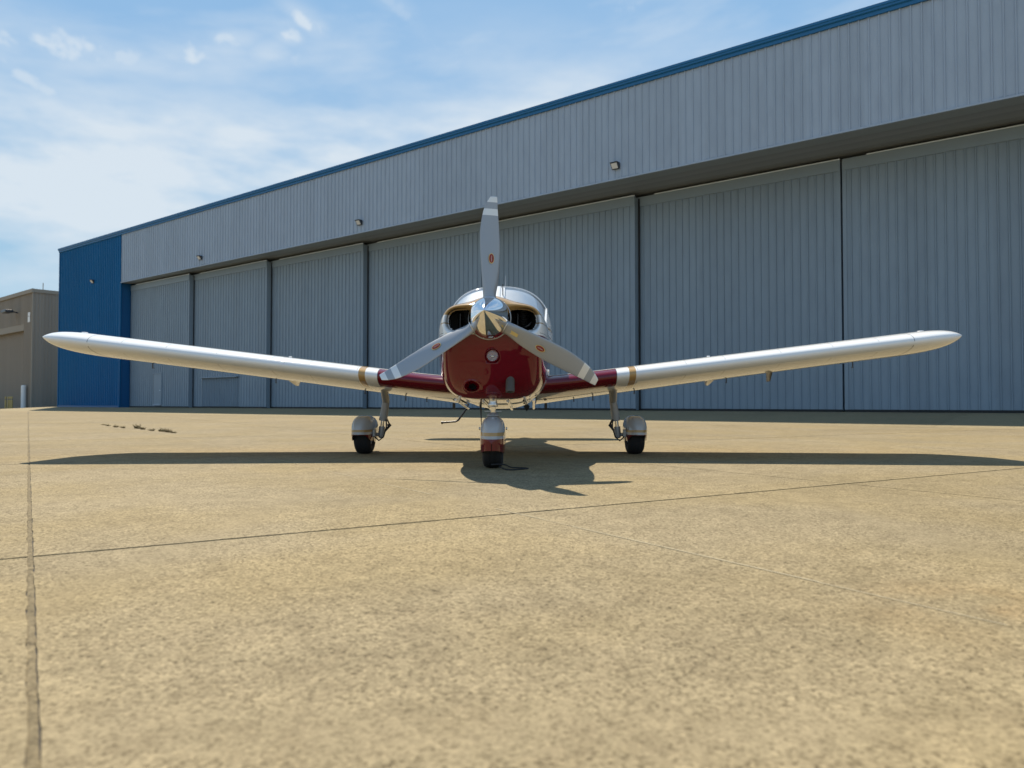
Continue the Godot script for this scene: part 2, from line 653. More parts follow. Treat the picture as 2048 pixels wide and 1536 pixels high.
# ---------------------------------------------------------------- hangar
# one sheet of ribbed steel, width w from x = 0, ribs towards +z, height y0..y1
func sheet_mesh(w: float, y0: float, y1: float, ribs := 3, rh := 0.038) -> ArrayMesh:
	var mb := MB.new()
	var pitch := w / ribs
	var prof := []
	prof.append(Vector2(0, 0))
	for k in ribs:
		var xc := pitch * (k + 0.5)
		prof.append(Vector2(xc - 0.034, 0)); prof.append(Vector2(xc - 0.016, rh)); prof.append(Vector2(xc + 0.016, rh)); prof.append(Vector2(xc + 0.034, 0))
	prof.append(Vector2(w, 0))
	for k in prof.size() - 1:
		var p: Vector2 = prof[k]
		var q: Vector2 = prof[k + 1]
		mb.quad(Vector3(p.x, y0, p.y), Vector3(p.x, y1, p.y), Vector3(q.x, y1, q.y), Vector3(q.x, y0, q.y))
	return mb.mesh()


func sheets(parent: Node, called: String, x0: float, x1: float, y0: float, y1: float, z: float, mats: Array, width := 0.9144, rh := 0.038) -> void:
	var count := maxi(1, roundi((x1 - x0) / width))
	var w := (x1 - x0) / count
	var m := sheet_mesh(w, y0, y1, 3, rh)
	for k in count:
		# sheets lap: alternate ones sit a millimetre or two proud
		put(called, m, mats[rng.randi() % mats.size()], parent, Transform3D(Basis(), Vector3(x0 + k * w, 0, z + (0.0015 if k % 2 else 0.0))))


func tones(m: StandardMaterial3D, spread: float) -> Array:
	var out := []
	for k in [-1.0, -0.3, 0.4, 1.0]:
		var c: StandardMaterial3D = m.duplicate()
		var l := m.albedo_color.srgb_to_linear()
		var f: float = 1.0 + spread * k
		c.albedo_color = Color(l.r * f, l.g * f, l.b * f).linear_to_srgb()
		out.append(c)
	return out


func box_part(called: String, parent: Node, c: Vector3, s: Vector3, m: Material, ch := 0.0) -> MeshInstance3D:
	var b := MB.new()
	if ch > 0.0:
		b.cbox(c, s, ch)
	else:
		b.box(c, s)
	return part(called, b, m, parent)


func build_hangar() -> void:
	var h := node("hangar", self, Transform3D(Basis(Vector3.UP, HANGAR_TURN), HANGAR_AT))
	tag(h, "long grey ribbed steel hangar with blue end bay, blue roof edge and tall sliding doors", "hangar")
	var top := 13.08
	var bot := 9.19
	var xl := -67.45
	var xp := -56.67
	var xr := 38.0
	var fa := node("upper_wall", h)
	sheets(fa, "wall_sheet", xp, xr, bot + 0.05, top - 0.30, 0.0, tones(M.wall_grey, 0.03))
	box_part("drip_trim", fa, Vector3((xp + xr) / 2, bot + 0.03, 0.02), Vector3(xr - xp, 0.06, 0.075), M.wall_grey)
	var bl := node("end_bay", h)
	bl.set_meta("label", "blue ribbed end bay of the hangar")
	sheets(bl, "wall_sheet", xl, xp - 0.06, 0.12, top - 0.30, 0.0, tones(M.wall_blue, 0.04))
	box_part("corner_trim", bl, Vector3(xl - 0.04, (top - 0.3) / 2, -0.03), Vector3(0.12, top - 0.3, 0.16), M.wall_blue)
	box_part("corner_trim", bl, Vector3(xp - 0.03, (bot + 0.0) / 2, 0.012), Vector3(0.14, bot, 0.09), M.wall_blue)
	box_part("base_trim", bl, Vector3((xl + xp) / 2, 0.06, -0.01), Vector3(xp - xl, 0.12, 0.05), M.pier_blue)
	box_part("door_jamb", bl, Vector3(xp - 0.10, bot / 2, -0.38), Vector3(0.12, bot, 0.68), M.pier_blue)

	# roof edge: gutter over flashing
	var re := node("roof_edge", h)
	box_part("flashing", re, Vector3((xl + xr) / 2, top - 0.245, 0.03), Vector3(xr - xl + 0.24, 0.13, 0.10), M.trim_blue)
	var gu := MB.new()
	var prof := [Vector2(-0.05, top - 0.19), Vector2(0.10, top - 0.19), Vector2(0.135, top - 0.165), Vector2(0.135, top - 0.10), Vector2(0.16, top - 0.085), Vector2(0.16, top), Vector2(-0.05, top)]
	for k in prof.size():
		var p: Vector2 = prof[k]
		var q: Vector2 = prof[(k + 1) % prof.size()]
		gu.quad(Vector3(xl - 0.14, p.y, p.x), Vector3(xl - 0.14, q.y, q.x), Vector3(xr, q.y, q.x), Vector3(xr, p.y, p.x))
	for k in range(1, prof.size() - 1):
		gu.tri_flat(Vector3(xl - .14, prof[0].y, prof[0].x), Vector3(xl - .14, prof[k].y, prof[k].x), Vector3(xl - .14, prof[k + 1].y, prof[k + 1].x))
	part("gutter", gu, M.trim_blue, re)

	# soffit: an outer panel and narrow boards behind it
	var so := node("soffit", h)
	box_part("soffit_panel", so, Vector3((xp + xr) / 2, bot + 0.03, -0.345), Vector3(xr - xp, 0.05, 0.62), M.trim_grey)
	var sofm := tones(M.soffit, 0.08)
	for k in 17:
		box_part("soffit_board", so, Vector3((xp + xr) / 2, bot + 0.055, -0.745 - k * 0.16), Vector3(xr - xp, 0.03, 0.150), sofm[k % 4])
	box_part("soffit_backing", so, Vector3((xp + xr) / 2, bot + 0.10, -2.1), Vector3(xr - xp, 0.03, 4.2), M.black)

	# shell
	box_part("roof", h, Vector3((xl + xr) / 2, top - 0.06, -27.1), Vector3(xr - xl, 0.10, 54.0), M.roof)
	box_part("side_wall", h, Vector3(xl + 0.07, top / 2 - 0.08, -27.1), Vector3(0.14, top - 0.16, 54.0), M.wall_blue)
	box_part("side_wall", h, Vector3(xr - 0.07, top / 2 - 0.08, -27.1), Vector3(0.14, top - 0.16, 54.0), M.wall_grey)
	box_part("rear_wall", h, Vector3((xl + xr) / 2, top / 2 - 0.08, -54.1), Vector3(xr - xl - 0.3, top - 0.16, 0.14), M.wall_grey)
	box_part("inner_screen", h, Vector3((xp + xr) / 2, bot / 2, -4.0), Vector3(xr - xp, bot, 0.1), M.black)  # added black plane behind the doors, blocks light inside

	# sliding doors, each on its own track, the middle pair furthest back
	var xs := [-56.60, -48.40, -40.0, -31.55, -23.40, -15.22, -7.02, 1.2, 9.4, 17.6, 25.8, 34.0]
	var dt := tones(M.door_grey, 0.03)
	for k in 11:
		var tr := k if k < 6 else (11 - k)
		var off: float = 0.72 + 0.336 * tr
		var x0: float = xs[k]
		var x1: float = xs[k + 1]
		if k == 5:
			x1 -= 0.035
		elif k == 6:
			x0 += 0.035
		elif k < 5:
			x1 += 0.06
		elif k > 6:
			x0 -= 0.06
		var d := node("sliding_door", h)
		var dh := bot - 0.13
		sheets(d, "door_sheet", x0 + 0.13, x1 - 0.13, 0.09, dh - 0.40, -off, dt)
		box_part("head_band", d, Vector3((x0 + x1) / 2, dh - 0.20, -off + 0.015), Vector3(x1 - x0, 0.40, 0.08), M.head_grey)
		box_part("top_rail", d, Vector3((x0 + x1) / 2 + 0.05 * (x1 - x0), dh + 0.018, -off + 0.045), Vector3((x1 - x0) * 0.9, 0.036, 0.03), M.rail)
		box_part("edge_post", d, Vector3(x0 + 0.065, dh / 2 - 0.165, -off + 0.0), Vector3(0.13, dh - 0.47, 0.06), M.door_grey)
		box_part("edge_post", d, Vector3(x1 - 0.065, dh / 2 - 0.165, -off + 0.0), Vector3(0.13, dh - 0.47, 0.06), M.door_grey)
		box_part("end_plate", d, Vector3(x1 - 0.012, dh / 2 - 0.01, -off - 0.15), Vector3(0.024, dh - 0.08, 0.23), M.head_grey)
		box_part("end_plate", d, Vector3(x0 + 0.012, dh / 2 - 0.01, -off - 0.15), Vector3(0.024, dh - 0.08, 0.23), M.head_grey)
		box_part("bottom_seal", d, Vector3((x0 + x1) / 2, 0.045, -off + 0.01), Vector3(x1 - x0 - 0.02, 0.085, 0.06), M.black)
		box_part("back_skin", d, Vector3((x0 + x1) / 2, dh / 2, -off - 0.30), Vector3(x1 - x0 + 0.02, dh - 0.03, 0.02), M.black)
		if k > 0 and k < 6:
			box_part("edge_gap_shade", d, Vector3(x0 + 0.10, dh / 2 - 0.02, -off + 0.062), Vector3(0.09, dh - 0.10, 0.02), M.black)  # black strip on the leaf, painting in the shade of the gap beside it
		if k == 0:
			var pd := node("access_door", d)
			box_part("door_leaf", d, Vector3(-52.47, 1.31, -off + 0.045), Vector3(1.05, 2.12, 0.03), M.door_grey, 0.008)
			box_part("door_frame", d, Vector3(-53.04, 1.33, -off + 0.04), Vector3(0.07, 2.24, 0.07), M.trim_grey)
			box_part("door_frame", d, Vector3(-51.90, 1.33, -off + 0.04), Vector3(0.07, 2.24, 0.07), M.door_grey)
			box_part("door_frame", d, Vector3(-52.47, 2.42, -off + 0.04), Vector3(1.07, 0.07, 0.07), M.door_grey)
			box_part("door_sill", d, Vector3(-52.47, 0.20, -off + 0.06), Vector3(1.06, 0.10, 0.09), M.wall_grey)
			box_part("handle", d, Vector3(-52.05, 1.22, -off + 0.09), Vector3(0.12, 0.03, 0.05), M.rail)
			d.remove_child(pd)
			pd.free()
		if k == 1:
			sheets(d, "hatch_sheet", -47.1, -42.95, 0.10, 1.95, -off + 0.05, tones(M.door_grey, 0.02), 0.62, 0.05)
			box_part("hatch_hood", d, Vector3(-45.02, 2.0, -off + 0.11), Vector3(4.3, 0.08, 0.22), M.door_grey, 0.01)

	# wall lamps
	var proto: Node3D = null
	var where := [[-14.86, "black wall lamp on the grey hangar wall left of the deepest door gap"], [-30.14, "black wall lamp on the grey hangar wall between two other lamps"], [-45.67, "small black wall lamp on the grey hangar wall next to the blue end bay"], [-61.19, "small dark wall lamp on the blue end bay"]]
	for k in 4:
		var wp: Vector3 = h.transform * Vector3(where[k][0], 9.72, 0.036)
		if proto == null:
			proto = node("wall_lamp", self)
			var b := MB.new()
			# wedge housing: deep at the top, glass leaning down and out
			var q := [Vector3(-.22, .17, 0), Vector3(.22, .17, 0), Vector3(.22, .17, .30), Vector3(-.22, .17, .30), Vector3(-.22, -.15, 0), Vector3(.22, -.15, 0), Vector3(.22, -.15, .07), Vector3(-.22, -.15, .07)]
			b.quad(q[0], q[3], q[2], q[1]); b.quad(q[4], q[5], q[6], q[7]); b.quad(q[3], q[0], q[4], q[7]); b.quad(q[1], q[2], q[6], q[5]); b.quad(q[7], q[3], q[2], q[6]); b.quad(q[5], q[1], q[0], q[4])
			part("housing", b, M.lamp_body, proto)
			var ax := Vector3(0, .32, .23).normalized()
			var nx := Vector3(0, -.23, .32).normalized()
			var lens := MB.new()
			lens.cbox(Vector3(0, .01, .185) + nx * 0.008, Vector3(.36, .31, .016), 0.004, Basis(Vector3.RIGHT, ax, nx))
			part("lens", lens, M.lamp_lens, proto)
			box_part("visor", proto, Vector3(0, .182, .165), Vector3(.47, .022, .35), M.lamp_body)
			box_part("back_plate", proto, Vector3(0, 0.0, -0.012), Vector3(.30, .28, .03), M.lamp_body)
			proto.transform = Transform3D(Basis(Vector3.UP, HANGAR_TURN).scaled(Vector3.ONE * 0.72), wp)
			tag(proto, where[k][1], "lamp", "wall lamps on the hangar front")
		else:
			var o: Node3D = proto.duplicate()
			o.name = "wall_lamp_%03d" % k
			add_child(o, true)
			o.transform = Transform3D(Basis(Vector3.UP, HANGAR_TURN).scaled(Vector3.ONE * 0.72), wp)
			tag(o, where[k][1], "lamp", "wall lamps on the hangar front")


func build_far_building() -> void:
	var t := Transform3D(Basis(Vector3.UP, HANGAR_TURN - 0.05), Vector3(-49.3, 0.0, -77.0))
	var o := node("storage_building", self, t)
	tag(o, "tan ribbed metal building standing beyond the blue end of the hangar", "building")
	var top := 12.35
	var ts := tones(M.tan_wall, 0.05)
	var fr := node("front_wall", o)
	sheets(fr, "wall_sheet", -2.75, -0.1, 0.0, top - 0.35, 0.0, ts)
	sheets(fr, "wall_sheet", -26.0, -2.75, 8.9, top - 0.35, 0.0, ts)
	sheets(fr, "wall_sheet", -30.0, -26.0, 0.0, top - 0.35, 0.0, ts)
	box_part("corner_trim", fr, Vector3(-0.04, (top - 0.35) / 2, 0.0), Vector3(0.16, top - 0.35, 0.14), M.tan_trim)
	box_part("roof_trim", fr, Vector3(-15, top - 0.2, 0.06), Vector3(30.3, 0.40, 0.2), M.tan_trim)
	var dr := node("roller_door", o)
	sheets(dr, "door_sheet", -26.0, -2.75, 0.0, 8.2, -0.5, tones(M.tan_wall, 0.03), 1.2, 0.04)
	box_part("door_head", dr, Vector3(-14.4, 8.56, -0.26), Vector3(23.2, 0.70, 0.50), M.tan_trim)
	box_part("door_jamb", dr, Vector3(-2.78, 4.25, -0.25), Vector3(0.1, 8.5, 0.45), M.tan_trim)
	var sd := node("side_wall", o, Transform3D(Basis(Vector3.UP, PI / 2), Vector3(0, 0, 0)))
	sheets(sd, "wall_sheet", 0.05, 30.0, 0.0, top - 0.35, 0.0, ts)
	box_part("roof_trim", sd, Vector3(15, top - 0.2, 0.05), Vector3(30.0, 0.36, 0.18), M.tan_trim)
	box_part("downpipe", sd, Vector3(3.3, (top - 0.4) / 2, 0.12), Vector3(0.22, top - 0.4, 0.16), M.tan_wall, 0.02)
	box_part("roof", o, Vector3(-15, top - 0.3, -14.98), Vector3(29.9, 0.1, 29.9), M.roof)
	box_part("rear_wall", o, Vector3(-15, (top - 0.4) / 2, -29.9), Vector3(29.6, top - 0.4, 0.1), M.tan_wall)
	box_part("inner_screen", o, Vector3(-15, 4.4, -1.2), Vector3(29.0, 8.8, 0.1), M.black)
	var vent := MB.new()
	vent.tube([Vector3(-0.4, top - 0.1, -1.0), Vector3(-0.4, top + 0.75, -1.0)], 0.04, 8)
	part("roof_rod", vent, M.tan_trim, o)

	# on and before the front wall
	var sg := node("wall_sign", self, t * Transform3D(Basis(), Vector3(-1.05, 9.5, 0.05)))
	tag(sg, "small white notice board on the tan building beside its big door", "sign")
	box_part("panel", sg, Vector3(0, 0.28, 0), Vector3(0.62, 0.40, 0.04), M.white_post, 0.01)
	box_part("panel", sg, Vector3(0, -0.25, 0), Vector3(0.66, 0.58, 0.04), M.white_post, 0.01)
	var lp := node("flood_lamp", self, t * Transform3D(Basis(), Vector3(-4.6, 10.2, 0.05)))
	tag(lp, "dark flood lamp above the big door of the tan building", "lamp")
	var lb := MB.new()
	lb.tube([Vector3(0, 0, 0), Vector3(0, 0.12, 0.7)], 0.06, 8)
	part("arm", lb, M.lamp_body, lp)
	box_part("head", lp, Vector3(0, 0.06, 1.0), Vector3(1.6, 0.32, 0.75), M.lamp_body, 0.05)
	var posts := [[-4.35, 0.085, 1.25], [-3.45, 0.085, 1.25], [-2.85, 0.085, 1.3], [-2.35, 0.085, 1.3]]
	var proto: Node3D = null
	for k in posts.size():
		var pt := t * Transform3D(Basis(), Vector3(posts[k][0], 0.0, 1.1))
		if proto == null:
			proto = node("bollard", self)
			var bm := MB.new()
			bm.lathe([Vector2(0.0, 0.0), Vector2(0.16, 0.0), Vector2(0.16, 0.05), Vector2(0.095, 0.06), Vector2(0.095, 1.15), Vector2(0.085, 1.21), Vector2(0.05, 1.25), Vector2(0.0, 1.26)], Vector3.ZERO, Vector3.UP, 16)
			part("post", bm, M.yellow_post, proto)
			var bc := MB.new()
			bc.lathe([Vector2(0.098, 0.9), Vector2(0.10, 0.91), Vector2(0.10, 1.0), Vector2(0.098, 1.01)], Vector3.ZERO, Vector3.UP, 16)
			part("band", bc, M.tan_trim, proto)
			proto.transform = pt
			tag(proto, "short yellowish bollard before the door of the tan building", "bollard", "bollards at the tan building")
		else:
			var o2: Node3D = proto.duplicate()
			o2.name = "bollard_%03d" % k
			add_child(o2, true)
			o2.transform = pt
	var wp := node("drain_pipe_guard", self, t * Transform3D(Basis(), Vector3(-1.30, 0.0, 0.35)))
	tag(wp, "tall white post standing against the corner of the tan building", "post")
	var wm := MB.new()
	wm.lathe([Vector2(0.0, 0.0), Vector2(0.24, 0.0), Vector2(0.24, 2.3), Vector2(0.20, 2.4), Vector2(0.0, 2.42)], Vector3.ZERO, Vector3.UP, 18)
	part("post", wm, M.white_post, wp)
	box_part("bracket", wp, Vector3(0, 1.9, -0.26), Vector3(0.16, 0.1, 0.14), M.tan_trim)
	for k in 2:
		var dp := node("guard_post" if k == 0 else "guard_post_001", self, t * Transform3D(Basis(), Vector3(0.75, 0.0, -2.6 - k * 2.6)))
		tag(dp, "dark post against the shaded side wall of the tan building", "post", "dark posts at the tan building")
		var dm := MB.new()
		dm.lathe([Vector2(0.0, 0.0), Vector2(0.12, 0.0), Vector2(0.12, 1.6), Vector2(0.08, 1.68), Vector2(0.0, 1.7)], Vector3.ZERO, Vector3.UP, 14)
		part("post", dm, M.dark_post, dp)
		box_part("foot", dp, Vector3(0, 0.02, 0), Vector3(0.4, 0.04, 0.4), M.dark_post)
	var mt := node("meter_box", self, t * Transform3D(Basis(), Vector3(0.2, 1.15, -4.0)))
	tag(mt, "small black meter box on the side wall of the tan building between dark posts", "meter")
	box_part("case", mt, Vector3.ZERO, Vector3(0.3, 0.5, 0.5), M.black, 0.05)
	box_part("pipe", mt, Vector3(-0.05, -0.7, 0), Vector3(0.08, 0.9, 0.08), M.dark_post)


# ---------------------------------------------------------------- aeroplane
# in its own axes x is to the right of the picture, y up, and P(x, y, a) lies a metres behind the propeller
func P(x: float, y: float, a: float) -> Vector3:
	return Vector3(x, y, -a)


func spow(x: float, e: float) -> float:
	return signf(x) * pow(absf(x), e)


# superellipse section; theta from the bottom round over the right side
func section(w: float, yb: float, yt: float, n: float, count: int, low_in := 0.06, n2 := 0.0) -> PackedVector2Array:
	var r := PackedVector2Array()
	var yc := (yb + yt) / 2.0
	var hh := (yt - yb) / 2.0
	for k in count + 1:
		var th := -PI / 2 + TAU * k / count
		var nn := n if (n2 == 0.0 or sin(th) < 0.0) else n2
		var x := w * spow(cos(th), 2.0 / nn)
		var y := hh * spow(sin(th), 2.0 / nn)
		if y < 0.0:
			x *= 1.0 - low_in * (-y / hh)
		r.append(Vector2(x, yc + y))
	return r


func curve(st: Array, a: float, col: int) -> float:
	var k := 0
	while k < st.size() - 2 and a > st[k + 1][0]:
		k += 1
	var p0: Array = st[maxi(k - 1, 0)]
	var p1: Array = st[k]
	var p2: Array = st[k + 1]
	var p3: Array = st[mini(k + 2, st.size() - 1)]
	var t: float = (a - p1[0]) / (p2[0] - p1[0])
	t = clampf(t, 0.0, 1.0)
	var m1: float = (p2[col] - p0[col]) / maxf(p2[0] - p0[0], 1e-4) * (p2[0] - p1[0])
	var m2: float = (p3[col] - p1[col]) / maxf(p3[0] - p1[0], 1e-4) * (p2[0] - p1[0])
	var t2 := t * t
	var t3 := t2 * t
	return (2 * t3 - 3 * t2 + 1) * p1[col] + (t3 - 2 * t2 + t) * m1 + (-2 * t3 + 3 * t2) * p2[col] + (t3 - t2) * m2


func body_image() -> Image:
	# u: 0..8 m aft, v: 0..2.2 m up (row 0 is the top)
	var W := 1024
	var H := 2048
	var im := Image.create(W, H, false, Image.FORMAT_RGB8)
	var white := lin(0.76, 0.765, 0.76)
	var red := lin(0.130, 0.0016, 0.0095)
	var gold := lin(0.42, 0.265, 0.10)
	im.fill(white)
	var fy := func(y: float) -> int: return int((1.0 - y / 2.2) * H)
	var fx := func(a: float) -> int: return int(a / 8.0 * W)
	# lower red, its top edge
	im.fill_rect(Rect2i(0, fy.call(1.135), fx.call(1.36), H - fy.call(1.135)), red)
	im.fill_rect(Rect2i(fx.call(1.36), fy.call(1.135), fx.call(5.2) - fx.call(1.36), fy.call(0.80) - fy.call(1.135)), red)
	# thin gold line and the gold brow
	im.fill_rect(Rect2i(0, fy.call(1.245), W, fy.call(1.236) - fy.call(1.245)), gold)
	im.fill_rect(Rect2i(0, 0, fx.call(0.9), fy.call(1.312)), gold)
	var seam := lin(0.03, 0.03, 0.03)
	im.fill_rect(Rect2i(fx.call(0.16), fy.call(1.156), fx.call(1.2), 3), seam)
	im.fill_rect(Rect2i(fx.call(0.52), 0, 1, H), seam)
	for k in 14:
		im.fill_rect(Rect2i(fx.call(0.30 + k * 0.075), fy.call(1.172), 1, 7), lin(0.25, 0.25, 0.25))
	im.fill_rect(Rect2i(fx.call(0.9), fy.call(1.36), fx.call(3.0), fy.call(1.325) - fy.call(1.36)), gold)
	return im


func build_aeroplane() -> void:
	var pl := node("aeroplane", self, Transform3D(Basis(Vector3.UP, deg_to_rad(-1.0)), Vector3(-0.185, 0, -6.1)))
	tag(pl, "white, dark red and gold single propeller aeroplane parked nose-on on the concrete", "aeroplane")
	var body := banded(body_image())
	build_cowling(pl, body)
	build_fuselage(pl, body)
	build_propeller(pl)
	for s in [-1.0, 1.0]:
		build_wing(pl, s)
		build_main_gear(pl, s)
	build_nose_gear(pl)
	build_tail(pl)
	build_fittings(pl)


const CX := 0.012
var inlets := [Vector4(-0.232, 1.262, 0.134, 0.100), Vector4(0.258, 1.262, 0.140, 0.102)]


func cowl_depth(x: float, y: float, r: float) -> float:
	var a := 0.055
	if y < 1.12:
		var t := (1.12 - y) / 0.5
		a += 0.10 * t + 0.20 * t * t
	if y > 1.30:
		a += 0.5 * (y - 1.30) * (y - 1.30)
	a += 0.035 * absf(x - CX) / 0.4 + 0.13 * pow(r, 10.0)
	# chin bulge over the nose leg
	a -= 0.045 * exp(-pow((x - 0.005) / 0.085, 2.0) - pow((y - 0.72) / 0.10, 2.0))
	return a


func build_cowling(pl: Node3D, body: Material) -> void:
	var cw := node("cowling", pl)
	var N := 176
	var R := 64
	var outl := section(0.428, 0.608, 1.412, 4.6, N, 0.05, 5.2)
	for k in outl.size():
		var p: Vector2 = outl[k]
		if p.y > 1.0:
			p.y += 0.065 * exp(-pow(p.x / 0.155, 2.0)) * pow((p.y - 1.0) / 0.40, 2.0)
		outl[k] = p
	var rows := []
	var uvs := []
	var es := []
	var cen := Vector2(0.0, 1.12)
	for i in R + 1:
		var r := float(i) / R
		var row := PackedVector3Array()
		var ur := PackedVector2Array()
		var er := PackedFloat32Array()
		for k in N + 1:
			var p: Vector2 = cen.lerp(outl[k], r)
			var a := cowl_depth(p.x + CX, p.y, r)
			var emin := 9.0
			for q in inlets:
				var e := pow(pow(absf((p.x + CX - q.x) / q.z), 2.7) + pow(absf((p.y - q.y) / q.w), 2.7), 1.0 / 2.7)
				emin = minf(emin, e)
			# the lower scoop and the lamp well
			var e3 := sqrt(pow((p.x + CX + 0.162) / 0.054, 2.0) + pow((p.y - 0.712) / 0.038, 2.0))
			var e4 := sqrt(pow((p.x + CX - 0.020) / 0.058, 2.0) + pow((p.y - 0.963) / 0.058, 2.0))
			a += 0.085 * (1.0 - ss(0.86, 1.22, emin)) - 0.012 * exp(-pow((emin - 1.28) / 0.16, 2.0))
			a += 0.07 * (1.0 - ss(0.8, 1.1, e3)) - 0.022 * exp(-pow((e3 - 1.25) / 0.22, 2.0))
			a += 0.045 * (1.0 - ss(0.84, 1.06, e4))
			emin = minf(emin, minf(e3 if e3 < 0.8 else 9.0, 9.0))
			er.append(emin)
			row.append(P(p.x + CX, p.y, a))
			ur.append(Vector2(a / 8.0, 1.0 - p.y / 2.2))
		rows.append(row); uvs.append(ur); es.append(er)
	# back to the firewall
	var fw := section(0.53, 0.565, 1.49, 3.2, N, 0.08)
	for i in range(1, 25):
		var t := i / 24.0
		var row := PackedVector3Array()
		var ur := PackedVector2Array()
		var er := PackedFloat32Array()
		for k in N + 1:
			var p0: Vector3 = rows[R][k]
			var a := lerpf(-p0.z, 1.36, t)
			var bul := 0.035 * sin(PI * minf(t * 1.15, 1.0))
			var x := lerpf(p0.x, fw[k].x, pow(t, 0.75))
			var y := lerpf(p0.y, fw[k].y, pow(t, 0.9))
			x += signf(x) * bul * absf(cos(-PI / 2 + TAU * k / N)) * 0.6
			row.append(P(x, y, a)); ur.append(Vector2(a / 8.0, 1.0 - y / 2.2)); er.append(9.0)
		rows.append(row); uvs.append(ur); es.append(er)
	var mb := MB.new()
	mb.grid(rows, uvs, true, func(i, j): return (es[i][j] + es[i + 1][j + 1] + es[i + 1][j] + es[i][j + 1]) / 4.0 > 0.90)
	part("cowl_skin", mb, body, cw)

	# inlet ducts with baffles and cylinder fins inside
	for q in inlets:
		var d := MB.new()
		var dr := []
		for st in [[0.15, 0.975], [0.18, 0.97], [0.30, 1.0], [0.50, 1.05]]:
			var row := PackedVector3Array()
			for k in 49:
				var th := TAU * k / 48
				row.append(P(q.x + spow(cos(th), 0.75) * q.z * st[1], q.y + spow(sin(th), 0.75) * q.w * st[1], st[0]))
			dr.append(row)
		d.grid(dr, null, true, null, true)
		part("inlet_duct", d, M.engine, cw)
		var fin := MB.new()
		for k in 12:
			fin.lathe([Vector2(0.05, 0.0), Vector2(0.075, 0.001), Vector2(0.075, 0.005), Vector2(0.05, 0.006)], P(q.x + 0.02, q.y - 0.09 + k * 0.015, 0.37), Vector3.UP, 16)
		fin.tube([P(q.x + 0.02, q.y - 0.1, 0.37), P(q.x + 0.02, q.y + 0.1, 0.37)], 0.052, 16)
		fin.box(P(q.x, q.y, 0.46), Vector3(0.26, 0.22, 0.02))
		part("cylinder_fins", fin, M.engine, cw)
		var pb := MB.new()
		pb.tube([P(q.x - 0.03, q.y - 0.07, 0.27), P(q.x - 0.028, q.y + 0.07, 0.27)], 0.006, 8)
		pb.tube([P(q.x + 0.035, q.y - 0.05, 0.27), P(q.x + 0.07, q.y - 0.03, 0.25), P(q.x + 0.085, q.y + 0.0, 0.28)], 0.008, 8)
		part("ignition_lead", pb, M.dark_metal, cw)
	var sc := MB.new()
	var srow := []
	for st in [[0.33, 1.0], [0.42, 0.95], [0.52, 0.9]]:
		var row := PackedVector3Array()
		for k in 25:
			var th := TAU * k / 24
			row.append(P(-0.162 + cos(th) * 0.056 * st[1], 0.712 + sin(th) * 0.042 * st[1], st[0]))
		srow.append(row)
	sc.grid(srow, null, true, null, true)
	part("scoop_duct", sc, M.red, cw)
	box_part("scoop_back", cw, P(-0.162, 0.712, 0.50), Vector3(0.16, 0.13, 0.02), M.engine)  # dark plate added at the back so no light shows through the scoop

	# landing lamp
	var la := cowl_depth(0.02, 0.963, 0.2)
	var bowl := MB.new()
	bowl.lathe([Vector2(0.0, 0.045), Vector2(0.018, 0.042), Vector2(0.034, 0.030), Vector2(0.044, 0.012), Vector2(0.047, 0.0)], P(0.02, 0.963, la + 0.022), Vector3(0, 0, -1), 28)
	part("lamp_bowl", bowl, M.chrome, cw)
	var lens := MB.new()
	lens.lathe([Vector2(0.0, -0.006), Vector2(0.03, -0.004), Vector2(0.047, 0.0), Vector2(0.047, 0.004), Vector2(0.0, 0.004)], P(0.02, 0.963, la + 0.014), Vector3(0, 0, -1), 28)
	part("lamp_lens", lens, M.glass, cw)
	var ring := MB.new()
	ring.lathe([Vector2(0.046, 0.01), Vector2(0.046, -0.006), Vector2(0.052, -0.006), Vector2(0.056, 0.012)], P(0.02, 0.963, la + 0.014), Vector3(0, 0, -1), 28)
	part("lamp_ring", ring, M.red, cw)
	var bulb := MB.new()
	bulb.box(P(0.02, 0.960, la + 0.04), Vector3(0.022, 0.010, 0.012))
	part("lamp_bulb", bulb, M.decal_cream, cw)

	# outlet pipe at the lower right, seams across the cowl
	var ex := MB.new()
	ex.lathe([Vector2(0.030, 0.0), Vector2(0.037, 0.0), Vector2(0.038, 0.02), Vector2(0.037, 0.15), Vector2(0.030, 0.165), Vector2(0.0, 0.168)], P(0.165, 0.662, 0.225), Vector3(0, 1, -0.25), 20)
	ex.lathe([Vector2(0.0, 0.05), Vector2(0.030, 0.05), Vector2(0.030, 0.0)], P(0.165, 0.662, 0.225), Vector3(0, 1, -0.25), 20)
	part("outlet_pipe", ex, M.exhaust, cw)
	# rounded strips below, where the lower cowl meets the belly
	for x in [-0.30, 0.30]:
		var br := MB.new()
		br.tube([P(x * 0.93, 0.63, 0.50), P(x, 0.585, 0.62), P(x * 1.02, 0.57, 0.95)], 0.012, 8)
		part("cowl_hinge", br, M.white, cw)


